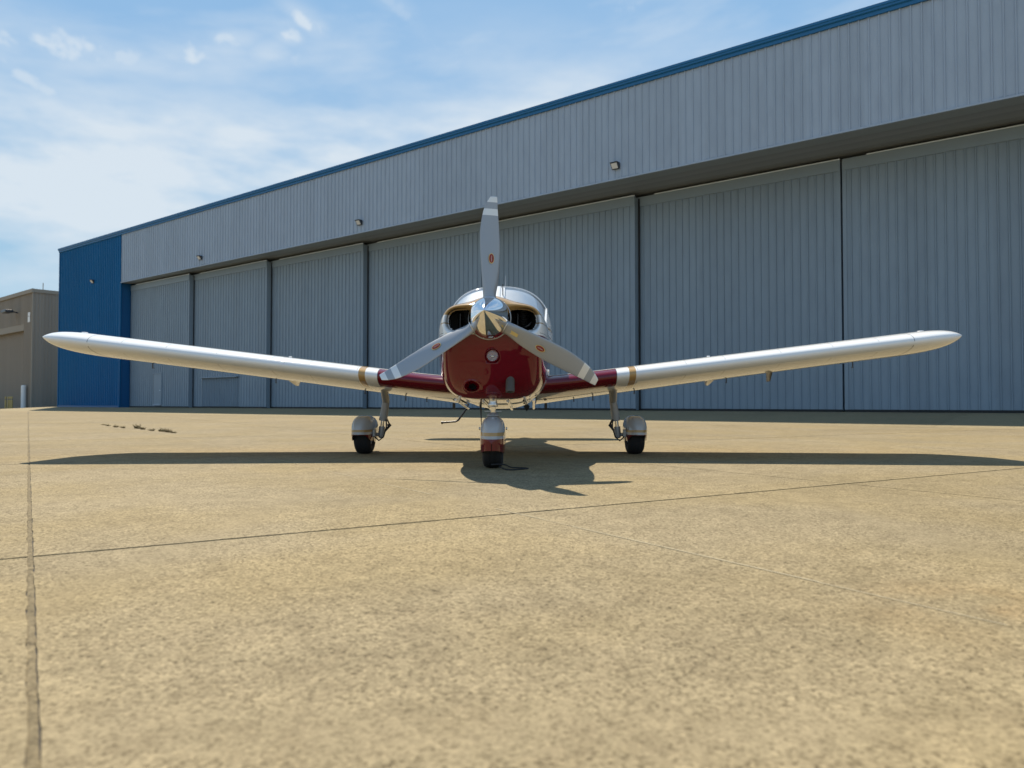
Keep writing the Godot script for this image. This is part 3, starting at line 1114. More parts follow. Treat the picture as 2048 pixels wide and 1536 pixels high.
func build_fuselage(pl: Node3D, body: Material) -> void:
	var fu := node("fuselage", pl)
	# a, half width, bottom, top, exponent
	var st := [[1.34, .53, .565, 1.49, 3.2], [1.60, .555, .548, 1.515, 3.1], [1.92, .58, .53, 1.70, 2.85], [2.28, .60, .512, 1.868, 2.7], [2.75, .605, .505, 1.89, 2.7], [3.4, .58, .55, 1.84, 2.65],
		[4.2, .46, .68, 1.62, 2.5], [5.2, .30, .82, 1.40, 2.3], [6.2, .17, .91, 1.26, 2.2], [6.9, .07, .97, 1.18, 2.1], [7.0, .01, 1.02, 1.10, 2.0]]
	var N := 120
	var R := 110
	var rows := []
	var uvs := []
	for i in R + 1:
		var a := 1.34 + (7.0 - 1.34) * pow(float(i) / R, 1.25)
		var s := section(curve(st, a, 1), curve(st, a, 2), curve(st, a, 3), curve(st, a, 4), N, 0.08)
		var row := PackedVector3Array()
		var ur := PackedVector2Array()
		for k in N + 1:
			row.append(P(s[k].x, s[k].y, a))
			ur.append(Vector2(a / 8.0, 1.0 - s[k].y / 2.2))
		rows.append(row); uvs.append(ur)
	# windshield and side window openings in the skin
	var kind := func(i: int, j: int) -> int:
		var a: float = -(rows[i][j].z + rows[i + 1][j].z) / 2.0
		var th: float = absf(fposmod(360.0 * (j + 0.5) / N, 360.0) - 180.0)    # 0 at the top
		if a > 1.62 and a < 2.26 and th > 3.5 and th < 57.0:
			return 1
		if a > 2.30 and a < 3.42 and th > 46.0 and th < 80.0 and not (a > 2.86 and a < 2.93):
			return 2
		return 0
	var mb := MB.new()
	mb.grid(rows, uvs, true, func(i, j): return kind.call(i, j) == 0)
	part("skin", mb, body, fu)
	var inner := []
	for r in rows:
		var q := PackedVector3Array()
		for k in N + 1:
			var p: Vector3 = r[k]
			q.append(Vector3(p.x * 0.975, 1.2 + (p.y - 1.2) * 0.975, p.z - 0.012))
		inner.append(q)
	for side in [0, 1]:
		var lo: int = N / 2 if side == 0 else 0
		var hi: int = N if side == 0 else N / 2
		var gl := MB.new()
		gl.grid(rows, null, true, func(i, j): return kind.call(i, j) == 1 and j >= lo and j < hi)
		part("windshield_pane", gl, M.glass, fu)
		var sh := MB.new()
		sh.grid(inner, null, true, func(i, j): return kind.call(i, j) == 1 and j >= lo and j < hi)
		part("sun_shade", sh, M.shade_cloth, fu)
		var sw := MB.new()
		sw.grid(rows, null, true, func(i, j): return kind.call(i, j) == 2 and j >= lo and j < hi)
		part("side_window", sw, M.tinted, fu)
	# white frame strips round the panes
	var fr := MB.new()
	for j in [N / 2]:
		var pts := []
		for i in R + 1:
			var a: float = -rows[i][j].z
			if a > 1.58 and a < 2.30:
				pts.append(rows[i][j] + Vector3(0, 0.004, 0))
		fr.tube(pts, 0.026, 8, true, 0.35)
	part("centre_post", fr, M.white, fu)
	for side in [-1, 1]:
		var jj: int = N / 2 + side * int(round(57.0 / 360.0 * N))
		var edge := []
		var i0 := -1
		var i1 := -1
		for i in R + 1:
			var a: float = -rows[i][jj].z
			if a > 1.60 and a < 2.29:
				if i0 < 0:
					i0 = i
				i1 = i
				edge.append(rows[i][jj])
		var eb := MB.new()
		eb.tube(edge, 0.016, 8, true, 0.6)
		for iq in [i0, i1]:
			var arc := []
			for j in range(N / 2, jj + side, side):
				arc.append(rows[iq][j])
			eb.tube(arc, 0.014, 8, true, 0.6)
		part("windshield_frame", eb, M.white, fu)
	var lining := MB.new()
	lining.grid(inner, null, true, func(i, j): return kind.call(i, j) == 0 and i < 62, true)
	part("cabin_lining", lining, M.dark_metal, fu)

	# belly stiffeners and hanging bits
	for x in [-0.34, -0.085, 0.14, 0.38]:
		var b := MB.new()
		var pts := []
		for k in 12:
			var a := 0.62 + k * 0.16
			var yb: float = curve(st, a, 2) if a > 1.36 else lerpf(0.606, 0.562, (a - 0.5) / 0.86)
			pts.append(P(x * (0.97 + 0.005 * k), yb - 0.012 + (0.012 if absf(x) > 0.3 else 0.0), a))
		b.tube(pts, 0.014, 8, true, 0.8)
		part("belly_rail", b, M.white, fu)
	for x in [-0.50, 0.50]:
		var b := MB.new()
		b.cbox(P(x * 1.06, 0.535, 2.55), Vector3(0.03, 0.07, 0.05), 0.006)
		part("flap_step", b, M.dark_metal, fu)


func blade_mesh() -> ArrayMesh:
	# r, leading edge x, trailing edge x, thickness, pitch (degrees)
	var st := [[0.10, -0.045, 0.045, 0.080, 40.0], [0.165, -0.046, 0.044, 0.072, 40.0], [0.20, -0.049, 0.046, 0.060, 38.0], [0.30, -0.057, 0.064, 0.042, 34.0], [0.42, -0.066, 0.073, 0.032, 30.0], [0.56, -0.076, 0.077, 0.026, 26.0],
		[0.69, -0.080, 0.072, 0.021, 23.0], [0.79, -0.072, 0.066, 0.017, 21.0], [0.885, -0.055, 0.059, 0.013, 19.0], [0.945, -0.034, 0.056, 0.010, 18.0], [0.985, -0.012, 0.054, 0.008, 18.0], [1.003, 0.000, 0.053, 0.005, 18.0], [1.006, 0.004, 0.051, 0.002, 18.0]]
	var mb := MB.new()
	var rows := []
	var uvs := []
	var S := 28
	for i in 61:
		var r: float
		if i < 46:
			r = lerpf(0.10, 0.93, i / 45.0)
		else:
			r = lerpf(0.93, 1.006, (i - 45) / 15.0)
		var le := curve(st, r, 1)
		var te := curve(st, r, 2)
		var th := curve(st, r, 3)
		var be := deg_to_rad(curve(st, r, 4))
		var xc := (le + te) / 2.0
		var hw := (te - le) / 2.0
		var row := PackedVector3Array()
		var ur := PackedVector2Array()
		for k in S + 1:
			var a := TAU * k / S
			var u := cos(a)
			var tt := sin(a)
			var dep := tt * th * 0.5 * (1.0 if tt > 0.0 else 0.55)
			# chord runs from leading edge (forward) to trailing edge (aft)
			var x := xc + u * hw
			var z := -u * hw * tan(be)
			row.append(Vector3(x + dep * sin(be), r, z + dep * cos(be)))
			ur.append(Vector2(float(k) / S, 1.0 - r / 1.024))
		rows.append(row); uvs.append(ur)
	mb.grid(rows, uvs, true, null, false)
	return mb.mesh()


func blade_image() -> Image:
	var im := Image.create(64, 1024, false, Image.FORMAT_RGB8)
	im.fill(lin(0.31, 0.33, 0.355))
	var light := lin(0.70, 0.70, 0.68)
	var row := func(r: float) -> int: return int((1.0 - r / 1.024) * 1024)
	im.fill_rect(Rect2i(0, 0, 64, row.call(0.958)), light)
	im.fill_rect(Rect2i(0, row.call(0.903), 64, row.call(0.848) - row.call(0.903)), light)
	return im


func build_propeller(pl: Node3D) -> void:
	var fwd := Vector3(-0.085, 0.075, 1.0).normalized()
	var xx := Vector3.UP.cross(fwd).normalized()
	var yy := fwd.cross(xx).normalized()
	var pr := node("propeller", pl, Transform3D(Basis(xx, yy, fwd).scaled_local(Vector3(1.012, 1.012, 1.0)), Vector3(0, 1.264, 0)))
	var bm := blade_mesh()
	var pm := mat(Color.WHITE, 0.32, 0.35)
	pm.albedo_texture = ImageTexture.create_from_image(blade_image())
	var font := SystemFont.new()
	font.font_names = PackedStringArray(["Droid Serif"])
	font.font_italic = true
	var tm := TextMesh.new()
	tm.font = font
	tm.text = "HARTZELL"
	tm.font_size = 32
	tm.pixel_size = 0.00030
	tm.depth = 0.001
	for k in 3:
		var t := Transform3D(Basis(Vector3(0, 0, 1), -TAU * k / 3.0), Vector3.ZERO)
		put("blade", bm, pm, pr, t)
		# oval maker's badge lying on the blade face
		var be := deg_to_rad(27.5)
		var face := Basis(Vector3(cos(be), 0, -sin(be)), Vector3(0, 1, 0), Vector3(sin(be), 0, cos(be)))
		var at := t * Transform3D(face, Vector3(0.006, 0.485, 0.0) + face.z * 0.0178)
		var o1 := MB.new()
		o1.lathe([Vector2(0.0245, 0.0), Vector2(0.0245, 0.0012), Vector2(0.0, 0.0012)], Vector3.ZERO, Vector3(0, 0, 1), 40, 1.75)
		put("badge_rim", o1.mesh(), M.decal_gold, pr, at)
		var o2 := MB.new()
		o2.lathe([Vector2(0.0205, 0.0), Vector2(0.0205, 0.0020), Vector2(0.0, 0.0020)], Vector3.ZERO, Vector3(0, 0, 1), 40, 1.78)
		put("badge_field", o2.mesh(), M.decal_red, pr, at)
		put("badge_lettering", tm, M.decal_cream, pr, at * Transform3D(Basis(Vector3(0, 0, 1), PI / 2 if k != 1 else -PI / 2), Vector3(0, 0, 0.0025)))
		# clamp ring where the blade leaves the spinner
		var rg := MB.new()
		rg.lathe([Vector2(0.046, -0.006), Vector2(0.056, -0.006), Vector2(0.057, 0.0), Vector2(0.055, 0.006), Vector2(0.046, 0.006)], Vector3(0, 0.158, 0.0), Vector3(0, 1, 0), 28)
		put("blade_ring", rg.mesh(), M.silver, pr, t)
		if k == 1:
			var lb := MB.new()
			lb.cbox(Vector3.ZERO, Vector3(0.032, 0.066, 0.002), 0.0005)
			put("blade_label", lb.mesh(), M.decal_gold, pr, t * Transform3D(Basis(Vector3(cos(0.66), 0, -sin(0.66)), Vector3(0, 1, 0), Vector3(sin(0.66), 0, cos(0.66))), Vector3(0.0, 0.245, 0.0) + Vector3(sin(0.66), 0, cos(0.66)) * 0.0265))
	var sp := MB.new()
	var prof := []
	var L := 0.345
	for k in 41:
		var t := k / 40.0
		prof.append(Vector2(0.171 * (1.0 - pow(t, 1.75)), -0.02 + L * t))
	sp.lathe(prof, Vector3.ZERO, Vector3(0, 0, 1), 72)
	part("spinner", sp, M.chrome, pr)
	var bp := MB.new()
	bp.lathe([Vector2(0.06, -0.034), Vector2(0.172, -0.034), Vector2(0.176, -0.030), Vector2(0.176, -0.022), Vector2(0.172, -0.018), Vector2(0.16, -0.018)], Vector3.ZERO, Vector3(0, 0, 1), 72)
	part("spinner_backplate", bp, M.grey_metal, pr)
	for k in 12:
		var a := TAU * (k + 0.5) / 12.0
		var sb := MB.new()
		sb.lathe([Vector2(0.0035, 0.0), Vector2(0.0035, 0.002), Vector2(0.0, 0.003)], Vector3(cos(a) * 0.1695, sin(a) * 0.1695, 0.0), Vector3(cos(a), sin(a), 0.35), 8)
		part("spinner_screw", sb, M.silver, pr)


func airfoil(chord: float, thick: float, N: int) -> PackedVector2Array:
	# closed: upper trailing edge -> leading edge -> lower trailing edge; (aft, up)
	var r := PackedVector2Array()
	for k in N + 1:
		var t := float(k) / N
		var ang := TAU * t
		var x := (1.0 + cos(ang)) / 2.0
		var yt := 5.0 * thick * (0.2969 * sqrt(x) - 0.1260 * x - 0.3516 * x * x + 0.2843 * x * x * x - 0.1036 * x * x * x * x)
		var yc := 0.0
		if x < 0.45:
			yc = 0.018 / (0.45 * 0.45) * (0.9 * x - x * x)
		else:
			yc = 0.018 / (0.55 * 0.55) * (0.1 + 0.9 * x - x * x)
		r.append(Vector2(x * chord, (yc + (yt if t < 0.5 else -yt)) * chord))
	return r


const WING_LE := 1.62
const CHORD := 1.55


func wing_y(x: float) -> float:
	return 0.640 + 0.1225 * x


func wing_image() -> Image:
	# u: span 0..5 m; v: round the section from the upper trailing edge over the nose to the lower one
	var W := 2048
	var H := 512
	var im := Image.create(W, H, false, Image.FORMAT_RGB8)
	im.fill(lin(0.76, 0.765, 0.76))
	var red := lin(0.130, 0.0016, 0.0095)
	var gold := lin(0.42, 0.265, 0.10)
	var seam := lin(0.10, 0.09, 0.08)
	var fx := func(s: float) -> int: return int(s / 5.0 * W)
	im.fill_rect(Rect2i(0, int(H * 0.40), fx.call(1.235), int(H * 0.605) - int(H * 0.40)), red)
	im.fill_rect(Rect2i(fx.call(1.365), 0, fx.call(1.435) - fx.call(1.365), H), gold)
	# panel laps and their rivets on both faces
	for s in [1.45, 1.95, 2.35, 2.92, 3.45, 3.92]:
		for v0 in 512:
			if v0 % 4 == 0 and (v0 < 235 or v0 > 290):
				im.fill_rect(Rect2i(fx.call(s), v0, 3, 2), lin(0.22, 0.21, 0.20))
	for v1 in [70, 160, 350, 440]:
		for k in 250:
			if k % 2 == 0:
				im.fill_rect(Rect2i(fx.call(1.46) + k * 5, v1, 1, 1), lin(0.42, 0.41, 0.40))
		im.fill_rect(Rect2i(fx.call(1.2352), int(H * 0.40), 2, int(H * 0.2)), seam)
	return im


var wing_mat: StandardMaterial3D


func build_wing(pl: Node3D, s: float) -> void:
	if wing_mat == null:
		wing_mat = banded(wing_image())
	var wg := node("wing", pl)
	var N := 96
	var rows := []
	var uvs := []
	var spans := []
	for k in 50:
		spans.append(lerpf(0.42, 4.27, k / 49.0))
	var tips := []
	for k in range(1, 19):
		tips.append(4.27 + 0.56 * sin(PI / 2 * k / 18.0))
	for sp in spans + tips:
		var ch := CHORD
		var le := WING_LE
		var th := 0.150
		var inc := deg_to_rad(lerpf(7.2, 4.6, clampf((sp - 0.5) / 3.8, 0.0, 1.0)))
		var lift := 0.0
		if sp > 4.27:
			var t: float = (sp - 4.27) / 0.56
			var k2 := pow(maxf(0.0, 1.0 - pow(t, 3.4)), 0.36)
			th *= k2 * (0.98 + 0.02 * k2) + 0.002
			var inset := 0.14 * pow(t, 3.0)
			var cut := 0.55 * pow(t, 3.0)
			le += inset
			ch -= inset + cut
			lift = 0.018 * (1.0 - k2)
		if sp < 0.9:      # glove at the root
			var g := pow((0.9 - sp) / 0.48, 2.0)
			le -= 0.10 * g
			ch += 0.10 * g
		var af := airfoil(ch, th * CHORD / ch, N)
		var row := PackedVector3Array()
		var ur := PackedVector2Array()
		for k in N + 1:
			var q: Vector2 = af[k]
			var qa := q.x + le - (WING_LE + 0.3 * CHORD)
			var y := wing_y(sp) + lift + q.y - qa * tan(inc)
			row.append(P(s * sp, y, q.x + le))
			ur.append(Vector2(sp / 5.0, float(k) / N))
		rows.append(row); uvs.append(ur)
	var nb := spans.size()
	var mb := MB.new()
	mb.grid(rows.slice(0, nb), uvs.slice(0, nb), false, null, s > 0.0)
	part("wing_panel", mb, wing_mat, wg)
	var tb := MB.new()
	tb.grid(rows.slice(nb - 1), uvs.slice(nb - 1), false, null, s > 0.0)
	part("wing_tip", tb, M.white, wg)
	# gap at the tip joint: a thin dark strip standing just proud of the skin
	var gp := MB.new()
	var g0 := PackedVector3Array()
	var g1 := PackedVector3Array()
	for k in N + 1:
		var p: Vector3 = rows[nb - 1][k]
		var cc := Vector3(p.x, wing_y(4.27), p.z)
		var off := (p - cc).normalized() * 0.0012
		g0.append(p + off + Vector3(-0.0025 * s, 0, 0)); g1.append(p + off + Vector3(0.0025 * s, 0, 0))
	gp.grid([g0, g1], null, false)
	part("tip_joint", gp, M.dark_metal, wg)
	# fuel cap, tip lamps, hanging fittings
	var fc := MB.new()
	var fy := wing_y(2.28) + 0.135
	fc.lathe([Vector2(0.052, 0.0), Vector2(0.052, 0.012), Vector2(0.040, 0.018), Vector2(0.0, 0.018)], P(s * 2.28, fy - 0.012, WING_LE + 0.45), Vector3(0, 1, 0), 18)
	fc.box(P(s * 2.28, fy + 0.016, WING_LE + 0.45), Vector3(0.030, 0.024, 0.012))
	part("fuel_cap", fc, M.white, wg)
	var nl := MB.new()
	var ny := wing_y(4.58) + 0.140
	nl.cbox(P(s * 4.59, ny, WING_LE + 0.50), Vector3(0.045, 0.028, 0.07), 0.006)
	nl.box(P(s * 4.56, ny - 0.020, WING_LE + 0.50), Vector3(0.10, 0.012, 0.12))
	part("tip_lamp", nl, M.white, wg)
	for f in [[1.05, 0.70, 0.055], [0.86, 1.05, 0.03], [1.52, 0.75, 0.035], [2.62, 1.0, 0.03], [4.05, 0.95, 0.035]]:
		var b := MB.new()
		var y0: float = wing_y(f[0]) - 0.100 - (f[1] - 0.465) * 0.063 + 0.02 * maxf(0.0, f[1] - 0.6)
		b.tube([P(s * f[0], y0 + 0.03, WING_LE + f[1]), P(s * f[0], y0 - f[2], WING_LE + f[1])], 0.006, 8)
		b.box(P(s * f[0], y0 - f[2], WING_LE + f[1] + 0.01), Vector3(0.016, 0.008, 0.03))
		part("drain_fitting", b, M.dark_metal, wg)
	# tie-down ring or pitot mast
	if s > 0.0:
		var pm := MB.new()
		var y1 := wing_y(3.08) - 0.125
		pm.grid([PackedVector3Array([P(3.02, y1 + 0.05, 2.35), P(3.03, y1 + 0.05, 2.22), P(3.04, y1 + 0.05, 2.35), P(3.03, y1 + 0.05, 2.47), P(3.02, y1 + 0.05, 2.35)]), PackedVector3Array([P(3.035, y1 - 0.08, 2.42), P(3.04, y1 - 0.08, 2.36), P(3.045, y1 - 0.08, 2.42), P(3.04, y1 - 0.08, 2.50), P(3.035, y1 - 0.08, 2.42)])], null, true)
		part("pitot_mast", pm, M.grey_metal, wg)
	var hb := MB.new()
	var hy := wing_y(2.48) - 0.165
	hb.grid([PackedVector3Array([P(s * 2.455, hy + 0.06, 2.75), P(s * 2.48, hy + 0.06, 2.60), P(s * 2.505, hy + 0.06, 2.75), P(s * 2.48, hy + 0.06, 3.12), P(s * 2.455, hy + 0.06, 2.75)]), PackedVector3Array([P(s * 2.475, hy + 0.0, 2.95), P(s * 2.48, hy + 0.0, 2.92), P(s * 2.485, hy + 0.0, 2.95), P(s * 2.48, hy + 0.0, 3.05), P(s * 2.475, hy + 0.0, 2.95)])], null, true)
	part("hinge_fairing", hb, M.white, wg)


# a wheel fairing: teardrop shell open below; bands painted by height
func fairing(parent: Node, cx: float, ca: float, hw: float, top: float, front_low: float, side_low: float, fl: float, rl: float, bands: Array) -> void:
	var rows := []
	var uvs := []
	var S := 40
	for i in 41:
		var t := i / 40.0
		var b := lerpf(-fl, rl, t * t * (1.6 - 0.6 * t))
		var f: float
		if b < 0.0:
			f = pow(maxf(0.0, 1.0 - pow(-b / fl, 2.6)), 0.42)
		else:
			f = pow(maxf(0.0, 1.0 - pow(b / rl, 2.0)), 0.75)
		var w := maxf(hw * f, 0.003)
		var yc := 0.22
		var hh := maxf((top - yc) * pow(f, 0.85), 0.004)
		var lowc := lerpf(front_low, side_low, ss(-fl, -fl * 0.45, b))
		lowc = lerpf(lowc, 0.20, ss(rl * 0.5, rl, b))
		var row := PackedVector3Array()
		var ur := PackedVector2Array()
		# from the lower edge on the left up over the top and down again
		for k in S + 1:
			var u := float(k) / S
			var p: Vector2
			if u < 0.25:
				p = Vector2(-w, lerpf(minf(lowc, yc - 0.001), yc, u / 0.25))
				p.x *= 0.93 + 0.07 * u / 0.25
			elif u > 0.75:
				p = Vector2(w, lerpf(yc, minf(lowc, yc - 0.001), (u - 0.75) / 0.25))
				p.x *= 1.0 - 0.07 * (u - 0.75) / 0.25
			else:
				var th := PI * (1.0 - (u - 0.25) / 0.5)
				p = Vector2(w * spow(cos(th), 0.66), yc + hh * pow(sin(th), 0.66))
			row.append(P(cx + p.x, p.y, ca + b))
			ur.append(Vector2(0.5, 1.0 - p.y / 0.5))
		rows.append(row); uvs.append(ur)
	var im := Image.create(8, 512, false, Image.FORMAT_RGB8)
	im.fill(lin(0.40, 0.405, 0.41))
	var yrow := func(y: float) -> int: return int((1.0 - y / 0.5) * 512)
	im.fill_rect(Rect2i(0, yrow.call(bands[0]), 8, yrow.call(bands[1]) - yrow.call(bands[0])), lin(0.42, 0.265, 0.10))
	im.fill_rect(Rect2i(0, yrow.call(bands[2]), 8, 512), lin(0.130, 0.0016, 0.0095))
	var mb := MB.new()
	mb.grid(rows, uvs, false)
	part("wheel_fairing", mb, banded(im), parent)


func tyre_and_rim(parent: Node, cx: float, ca: float, r: float, w: float) -> void:
	var ty := MB.new()
	var h := w / 2.0
	ty.lathe([Vector2(r * 0.50, -h * 0.72), Vector2(r * 0.62, -h * 0.96), Vector2(r * 0.80, -h), Vector2(r * 0.93, -h * 0.86), Vector2(r * 0.985, -h * 0.62), Vector2(r, -h * 0.3), Vector2(r, -h * 0.26), Vector2(r * 0.985, -h * 0.24), Vector2(r * 0.985, -h * 0.2), Vector2(r, -h * 0.18),
		Vector2(r, h * 0.18), Vector2(r * 0.985, h * 0.2), Vector2(r * 0.985, h * 0.24), Vector2(r, h * 0.26), Vector2(r, h * 0.3), Vector2(r * 0.985, h * 0.62), Vector2(r * 0.93, h * 0.86), Vector2(r * 0.80, h), Vector2(r * 0.62, h * 0.96), Vector2(r * 0.50, h * 0.72)], P(cx, r, ca), Vector3(1, 0, 0), 48)
	part("tyre", ty, M.tyre, parent)
	var rm := MB.new()
	rm.lathe([Vector2(0.0, -h * 0.55), Vector2(r * 0.35, -h * 0.5), Vector2(r * 0.5, -h * 0.74), Vector2(r * 0.5, h * 0.74), Vector2(r * 0.35, h * 0.5), Vector2(0.0, h * 0.55)], P(cx, r, ca), Vector3(1, 0, 0), 32)
	part("rim", rm, M.silver, parent)


func build_main_gear(pl: Node3D, s: float) -> void:
	var g := node("main_gear", pl)
	var wa := 2.365
	var wx := s * 1.52
	var sx := s * 1.285
	tyre_and_rim(g, wx, wa, 0.197, 0.185)
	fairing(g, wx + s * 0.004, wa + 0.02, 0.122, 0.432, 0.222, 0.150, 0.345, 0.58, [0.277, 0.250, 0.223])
	# leg sleeve below the wing, oleo, foot
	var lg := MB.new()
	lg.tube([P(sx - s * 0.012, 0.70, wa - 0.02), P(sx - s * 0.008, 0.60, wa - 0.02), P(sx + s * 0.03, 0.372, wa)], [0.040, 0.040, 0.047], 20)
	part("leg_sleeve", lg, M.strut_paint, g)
	var bo := MB.new()
	bo.tube([P(sx - s * 0.03, 0.76, wa - 0.35), P(sx - s * 0.022, 0.695, wa - 0.22), P(sx - s * 0.012, 0.635, wa - 0.09), P(sx - s * 0.008, 0.60, wa - 0.03)], [0.02, 0.036, 0.042, 0.041], 20)
	part("leg_boot", bo, M.strut_paint, g)
	var ol := MB.new()
	ol.tube([P(sx + s * 0.03, 0.40, wa), P(sx + s * 0.042, 0.275, wa)], 0.021, 16)
	part("oleo", ol, M.chrome, g)
	var ft := MB.new()
	ft.tube([P(sx + s * 0.040, 0.305, wa), P(sx + s * 0.050, 0.20, wa), P(sx + s * 0.055, 0.175, wa)], [0.035, 0.036, 0.024], 14)
	ft.tube([P(sx + s * 0.05, 0.215, wa), P(wx, 0.215, wa)], 0.020, 12)
	part("axle_foot", ft, M.grey_metal, g)
	var br := MB.new()
	br.cbox(P(wx - s * 0.125, 0.235, wa - 0.10), Vector3(0.030, 0.085, 0.07), 0.006)
	part("brake_block", br, M.grey_metal, g)
	var ds := MB.new()
	ds.lathe([Vector2(0.05, -0.004), Vector2(0.085, -0.004), Vector2(0.085, 0.004), Vector2(0.05, 0.004)], P(wx - s * 0.112, 0.215, wa), Vector3(1, 0, 0), 24)
	part("brake_disc", ds, M.silver, g)
	var sl := MB.new()
	sl.tube([P(sx - s * 0.005, 0.39, wa + 0.04), P(sx - s * 0.028, 0.315, wa + 0.13), P(sx + s * 0.03, 0.235, wa + 0.05)], [0.012, 0.016, 0.013], 8)
	sl.tube([P(sx - s * 0.045, 0.318, wa + 0.12), P(sx + s * 0.0, 0.312, wa + 0.12)], [0.004, 0.02], 8)
	part("scissor_link", sl, M.dark_metal, g)
	var ho := MB.new()
	ho.tube([P(sx - s * 0.012, 0.385, wa - 0.03), P(sx - s * 0.018, 0.30, wa - 0.05), P(sx + s * 0.012, 0.19, wa - 0.06), P(sx + s * 0.06, 0.150, wa - 0.08), P(wx - s * 0.125, 0.20, wa - 0.1)], 0.008, 8)
	part("brake_hose", ho, M.rubber, g)


func build_nose_gear(pl: Node3D) -> void:
	var g := node("nose_gear", pl)
	var wa := 0.54
	var cx := 0.008
	tyre_and_rim(g, cx, wa, 0.20, 0.176)
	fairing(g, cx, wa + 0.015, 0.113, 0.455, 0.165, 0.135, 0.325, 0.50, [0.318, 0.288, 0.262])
	var st := MB.new()
	st.tube([P(cx, 0.42, wa), P(cx, 0.66, wa - 0.02)], 0.024, 20)
	part("oleo", st, M.chrome, g)
	var cl := MB.new()
	cl.lathe([Vector2(0.0, 0.0), Vector2(0.056, 0.0), Vector2(0.058, 0.012), Vector2(0.046, 0.02), Vector2(0.044, 0.034), Vector2(0.0, 0.036)], P(cx, 0.452, wa), Vector3.UP, 24)
	cl.box(P(cx, 0.497, wa), Vector3(0.15, 0.008, 0.05))
	part("fork_plate", cl, M.grey_metal, g)
	var uc := MB.new()
	uc.lathe([Vector2(0.030, 0.0), Vector2(0.044, 0.004), Vector2(0.044, 0.03), Vector2(0.036, 0.036), Vector2(0.036, 0.07), Vector2(0.05, 0.075), Vector2(0.05, 0.11)], P(cx, 0.535, wa - 0.01), Vector3.UP, 24)
	part("leg_collar", uc, M.silver, g)
	var sl := MB.new()
	sl.tube([P(cx, 0.60, wa + 0.06), P(cx, 0.53, wa + 0.15), P(cx, 0.465, wa + 0.05)], [0.014, 0.018, 0.014], 8)
	part("scissor_link", sl, M.grey_metal, g)
	for s in [-1.0, 1.0]:
		var lug := MB.new()
		lug.lathe([Vector2(0.0, 0.0), Vector2(0.012, 0.0), Vector2(0.012, 0.012), Vector2(0.0, 0.014)], P(cx + s * 0.113, 0.345, wa), Vector3(s, 0, 0), 12)
		part("tow_lug", lug, M.silver, g)


func build_tail(pl: Node3D) -> void:
	var st := MB.new()
	var rows := []
	for k in 31:
		var x := lerpf(-1.55, 1.55, k / 30.0)
		var t := absf(x) / 1.55
		var ch := 0.78 * sqrt(maxf(0.02, 1.0 - pow(t, 14.0)))
		var af := airfoil(ch, 0.10, 40)
		var row := PackedVector3Array()
		for q in af:
			row.append(P(x, 0.975 + q.y * (1.0 if t < 0.97 else 0.5), 5.95 + (0.78 - ch) * 0.4 + q.x))
		rows.append(row)
	st.grid(rows, null, false, null, true)
	part("stabilator", st, M.white, pl)
	var fn := MB.new()
	var fr := []
	for k in 21:
		var t := k / 20.0
		var y := lerpf(1.10, 2.16, t)
		var le := lerpf(5.45, 6.25, pow(t, 0.8))
		var ch := lerpf(1.55, 0.72, t) * (1.0 if t < 0.95 else sqrt(maxf(0.05, 1.0 - pow((t - 0.95) / 0.05, 2.0))))
		var af := airfoil(ch, 0.09, 32)
		var row := PackedVector3Array()
		for q in af:
			row.append(P(q.y - 0.018 * q.x / ch * 0.0, y, le + q.x))
		fr.append(row)
	fn.grid(fr, null, false)
	part("fin", fn, M.white, pl)


func build_fittings(pl: Node3D) -> void:
	var an := MB.new()
	an.tube([P(0.055, 1.885, 2.75), P(0.057, 1.96, 2.80), P(0.06, 2.10, 2.86)], [0.010, 0.006, 0.0035], 8)
	part("whip_aerial", an, M.grey_metal, pl)
	var tp := MB.new()
	tp.tube([P(0.052, 1.72, 2.0), P(0.052, 1.80, 1.93), P(0.052, 1.845, 1.93)], 0.006, 8)
	part("air_probe", tp, M.dark_metal, pl)
	var sp := MB.new()
	sp.tube([P(-0.42, 0.56, 3.3), P(-0.44, 0.50, 3.3), P(-0.545, 0.355, 3.28), P(-0.575, 0.338, 3.27), P(-0.74, 0.325, 3.26)], 0.012, 10)
	sp.tube([P(-0.735, 0.325, 3.26), P(-0.755, 0.324, 3.26)], 0.020, 10)
	part("boarding_step", sp, M.dark_metal, pl)
	var ba := MB.new()
	ba.tube([P(-0.175, 0.55, 1.75), P(-0.172, 0.50, 1.75), P(-0.165, 0.325, 1.76)], [0.014, 0.009, 0.003], 8)
	part("belly_aerial", ba, M.dark_metal, pl)
	var bb := MB.new()
	bb.grid([PackedVector3Array([P(0.31, 0.575, 2.4), P(0.275, 0.53, 2.4), P(0.31, 0.475, 2.4)]), PackedVector3Array([P(0.31, 0.575, 2.41), P(0.345, 0.53, 2.41), P(0.31, 0.475, 2.41)])])
	bb.box(P(0.31, 0.54, 2.45), Vector3(0.012, 0.08, 0.08))
	part("blade_aerial", bb, M.rubber, pl)


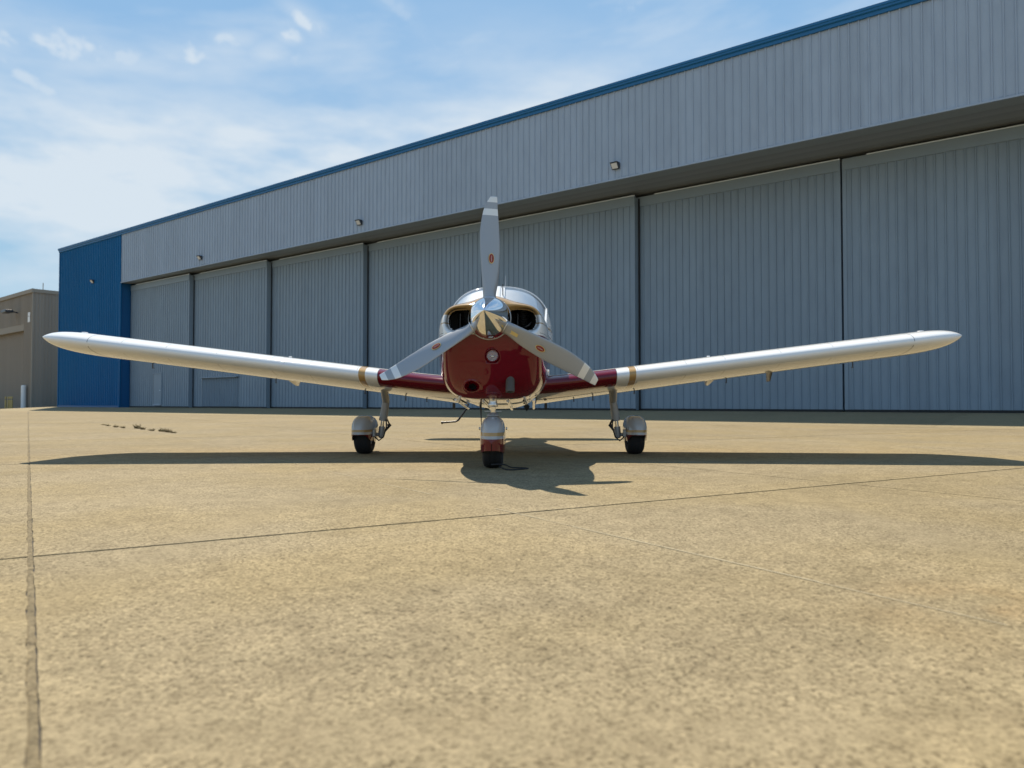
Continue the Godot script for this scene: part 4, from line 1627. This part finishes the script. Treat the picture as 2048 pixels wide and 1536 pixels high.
# ---------------------------------------------------------------- small things
func build_small_things() -> void:
	# loop of black cord by the nose wheel
	var r := MB.new()
	var pts := []
	var cps := [Vector3(-0.175, 0.045, -6.40), Vector3(-0.12, 0.05, -6.38), Vector3(-0.06, 0.045, -6.40), Vector3(0.0, 0.012, -6.52), Vector3(0.10, 0.006, -6.54), Vector3(0.14, 0.006, -6.50), Vector3(0.10, 0.006, -6.44), Vector3(0.0, 0.006, -6.36), Vector3(-0.06, 0.010, -6.37), Vector3(-0.11, 0.03, -6.40)]
	var cu := Curve3D.new()
	for k in cps.size():
		var tan_: Vector3 = (cps[mini(k + 1, cps.size() - 1)] - cps[maxi(k - 1, 0)]) * 0.22
		cu.add_point(cps[k], -tan_, tan_)
	for k in 61:
		pts.append(cu.sample_baked(cu.get_baked_length() * k / 60.0, true))
	r.tube(pts, 0.0055, 8)
	tag(part("chock_cord", r, M.rope, self), "thin black cord lying in a loop beside the nose wheel", "cord")

	# dry weeds growing out of a joint in the concrete
	var spots := [[208, 850], [216, 852], [232, 854.5], [247, 856], [275, 857], [286, 859], [304, 861.5], [324, 863], [337, 864.5], [348, 866]]
	var big := [0.3, 0.55, 0.8, 0.6, 1.35, 0.9, 0.6, 0.9, 1.0, 0.5]
	for k in spots.size():
		var Z: float = 855.0 / (spots[k][1] - 806.0)
		var at := Vector3((spots[k][0] - 1024.0) / 1500.0 * Z, 0, -Z)
		var root := node("dry_weed", self, Transform3D(Basis(), at))
		tag(root, "tallest dry brown weed tuft growing in the concrete joint" if k == 4 else "small tuft of dry brown weed growing in a concrete joint", "weed", "weeds in the concrete joint")
		var st := MB.new()
		var lf := MB.new()
		for q in int(16 + 22 * big[k]):
			var dx: float = rng.randf_range(-0.11, 0.11) * (0.6 + big[k] * 0.6)
			var base := Vector3(dx * 0.83, 0, rng.randf_range(-0.02, 0.02) + dx * 0.9)
			var hgt: float = rng.randf_range(0.02, 0.075) * big[k] * (1.0 if q else 1.6)
			var lean := Vector3(rng.randf_range(-0.05, 0.05), hgt, rng.randf_range(-0.04, 0.04))
			st.tube([base, base + lean * 0.55, base + lean + Vector3(lean.x * 0.4, -0.004, lean.z * 0.4)], [0.0035, 0.003, 0.001], 5, false)
			for u in 4:
				var c0 := base + lean * rng.randf_range(0.15, 1.0)
				var dd := Vector3(rng.randf_range(-1, 1), rng.randf_range(-0.2, 0.7), rng.randf_range(-1, 1)).normalized() * rng.randf_range(0.010, 0.024)
				var sd := dd.cross(Vector3.UP).normalized() * 0.006
				lf.tri_flat(c0 - sd, c0 + dd, c0 + sd)
		part("stem", st, M.weed, root).set_meta("kind", "stuff")
		part("foliage", lf, M.weed_green if k % 3 == 1 else M.weed, root).set_meta("kind", "stuff")
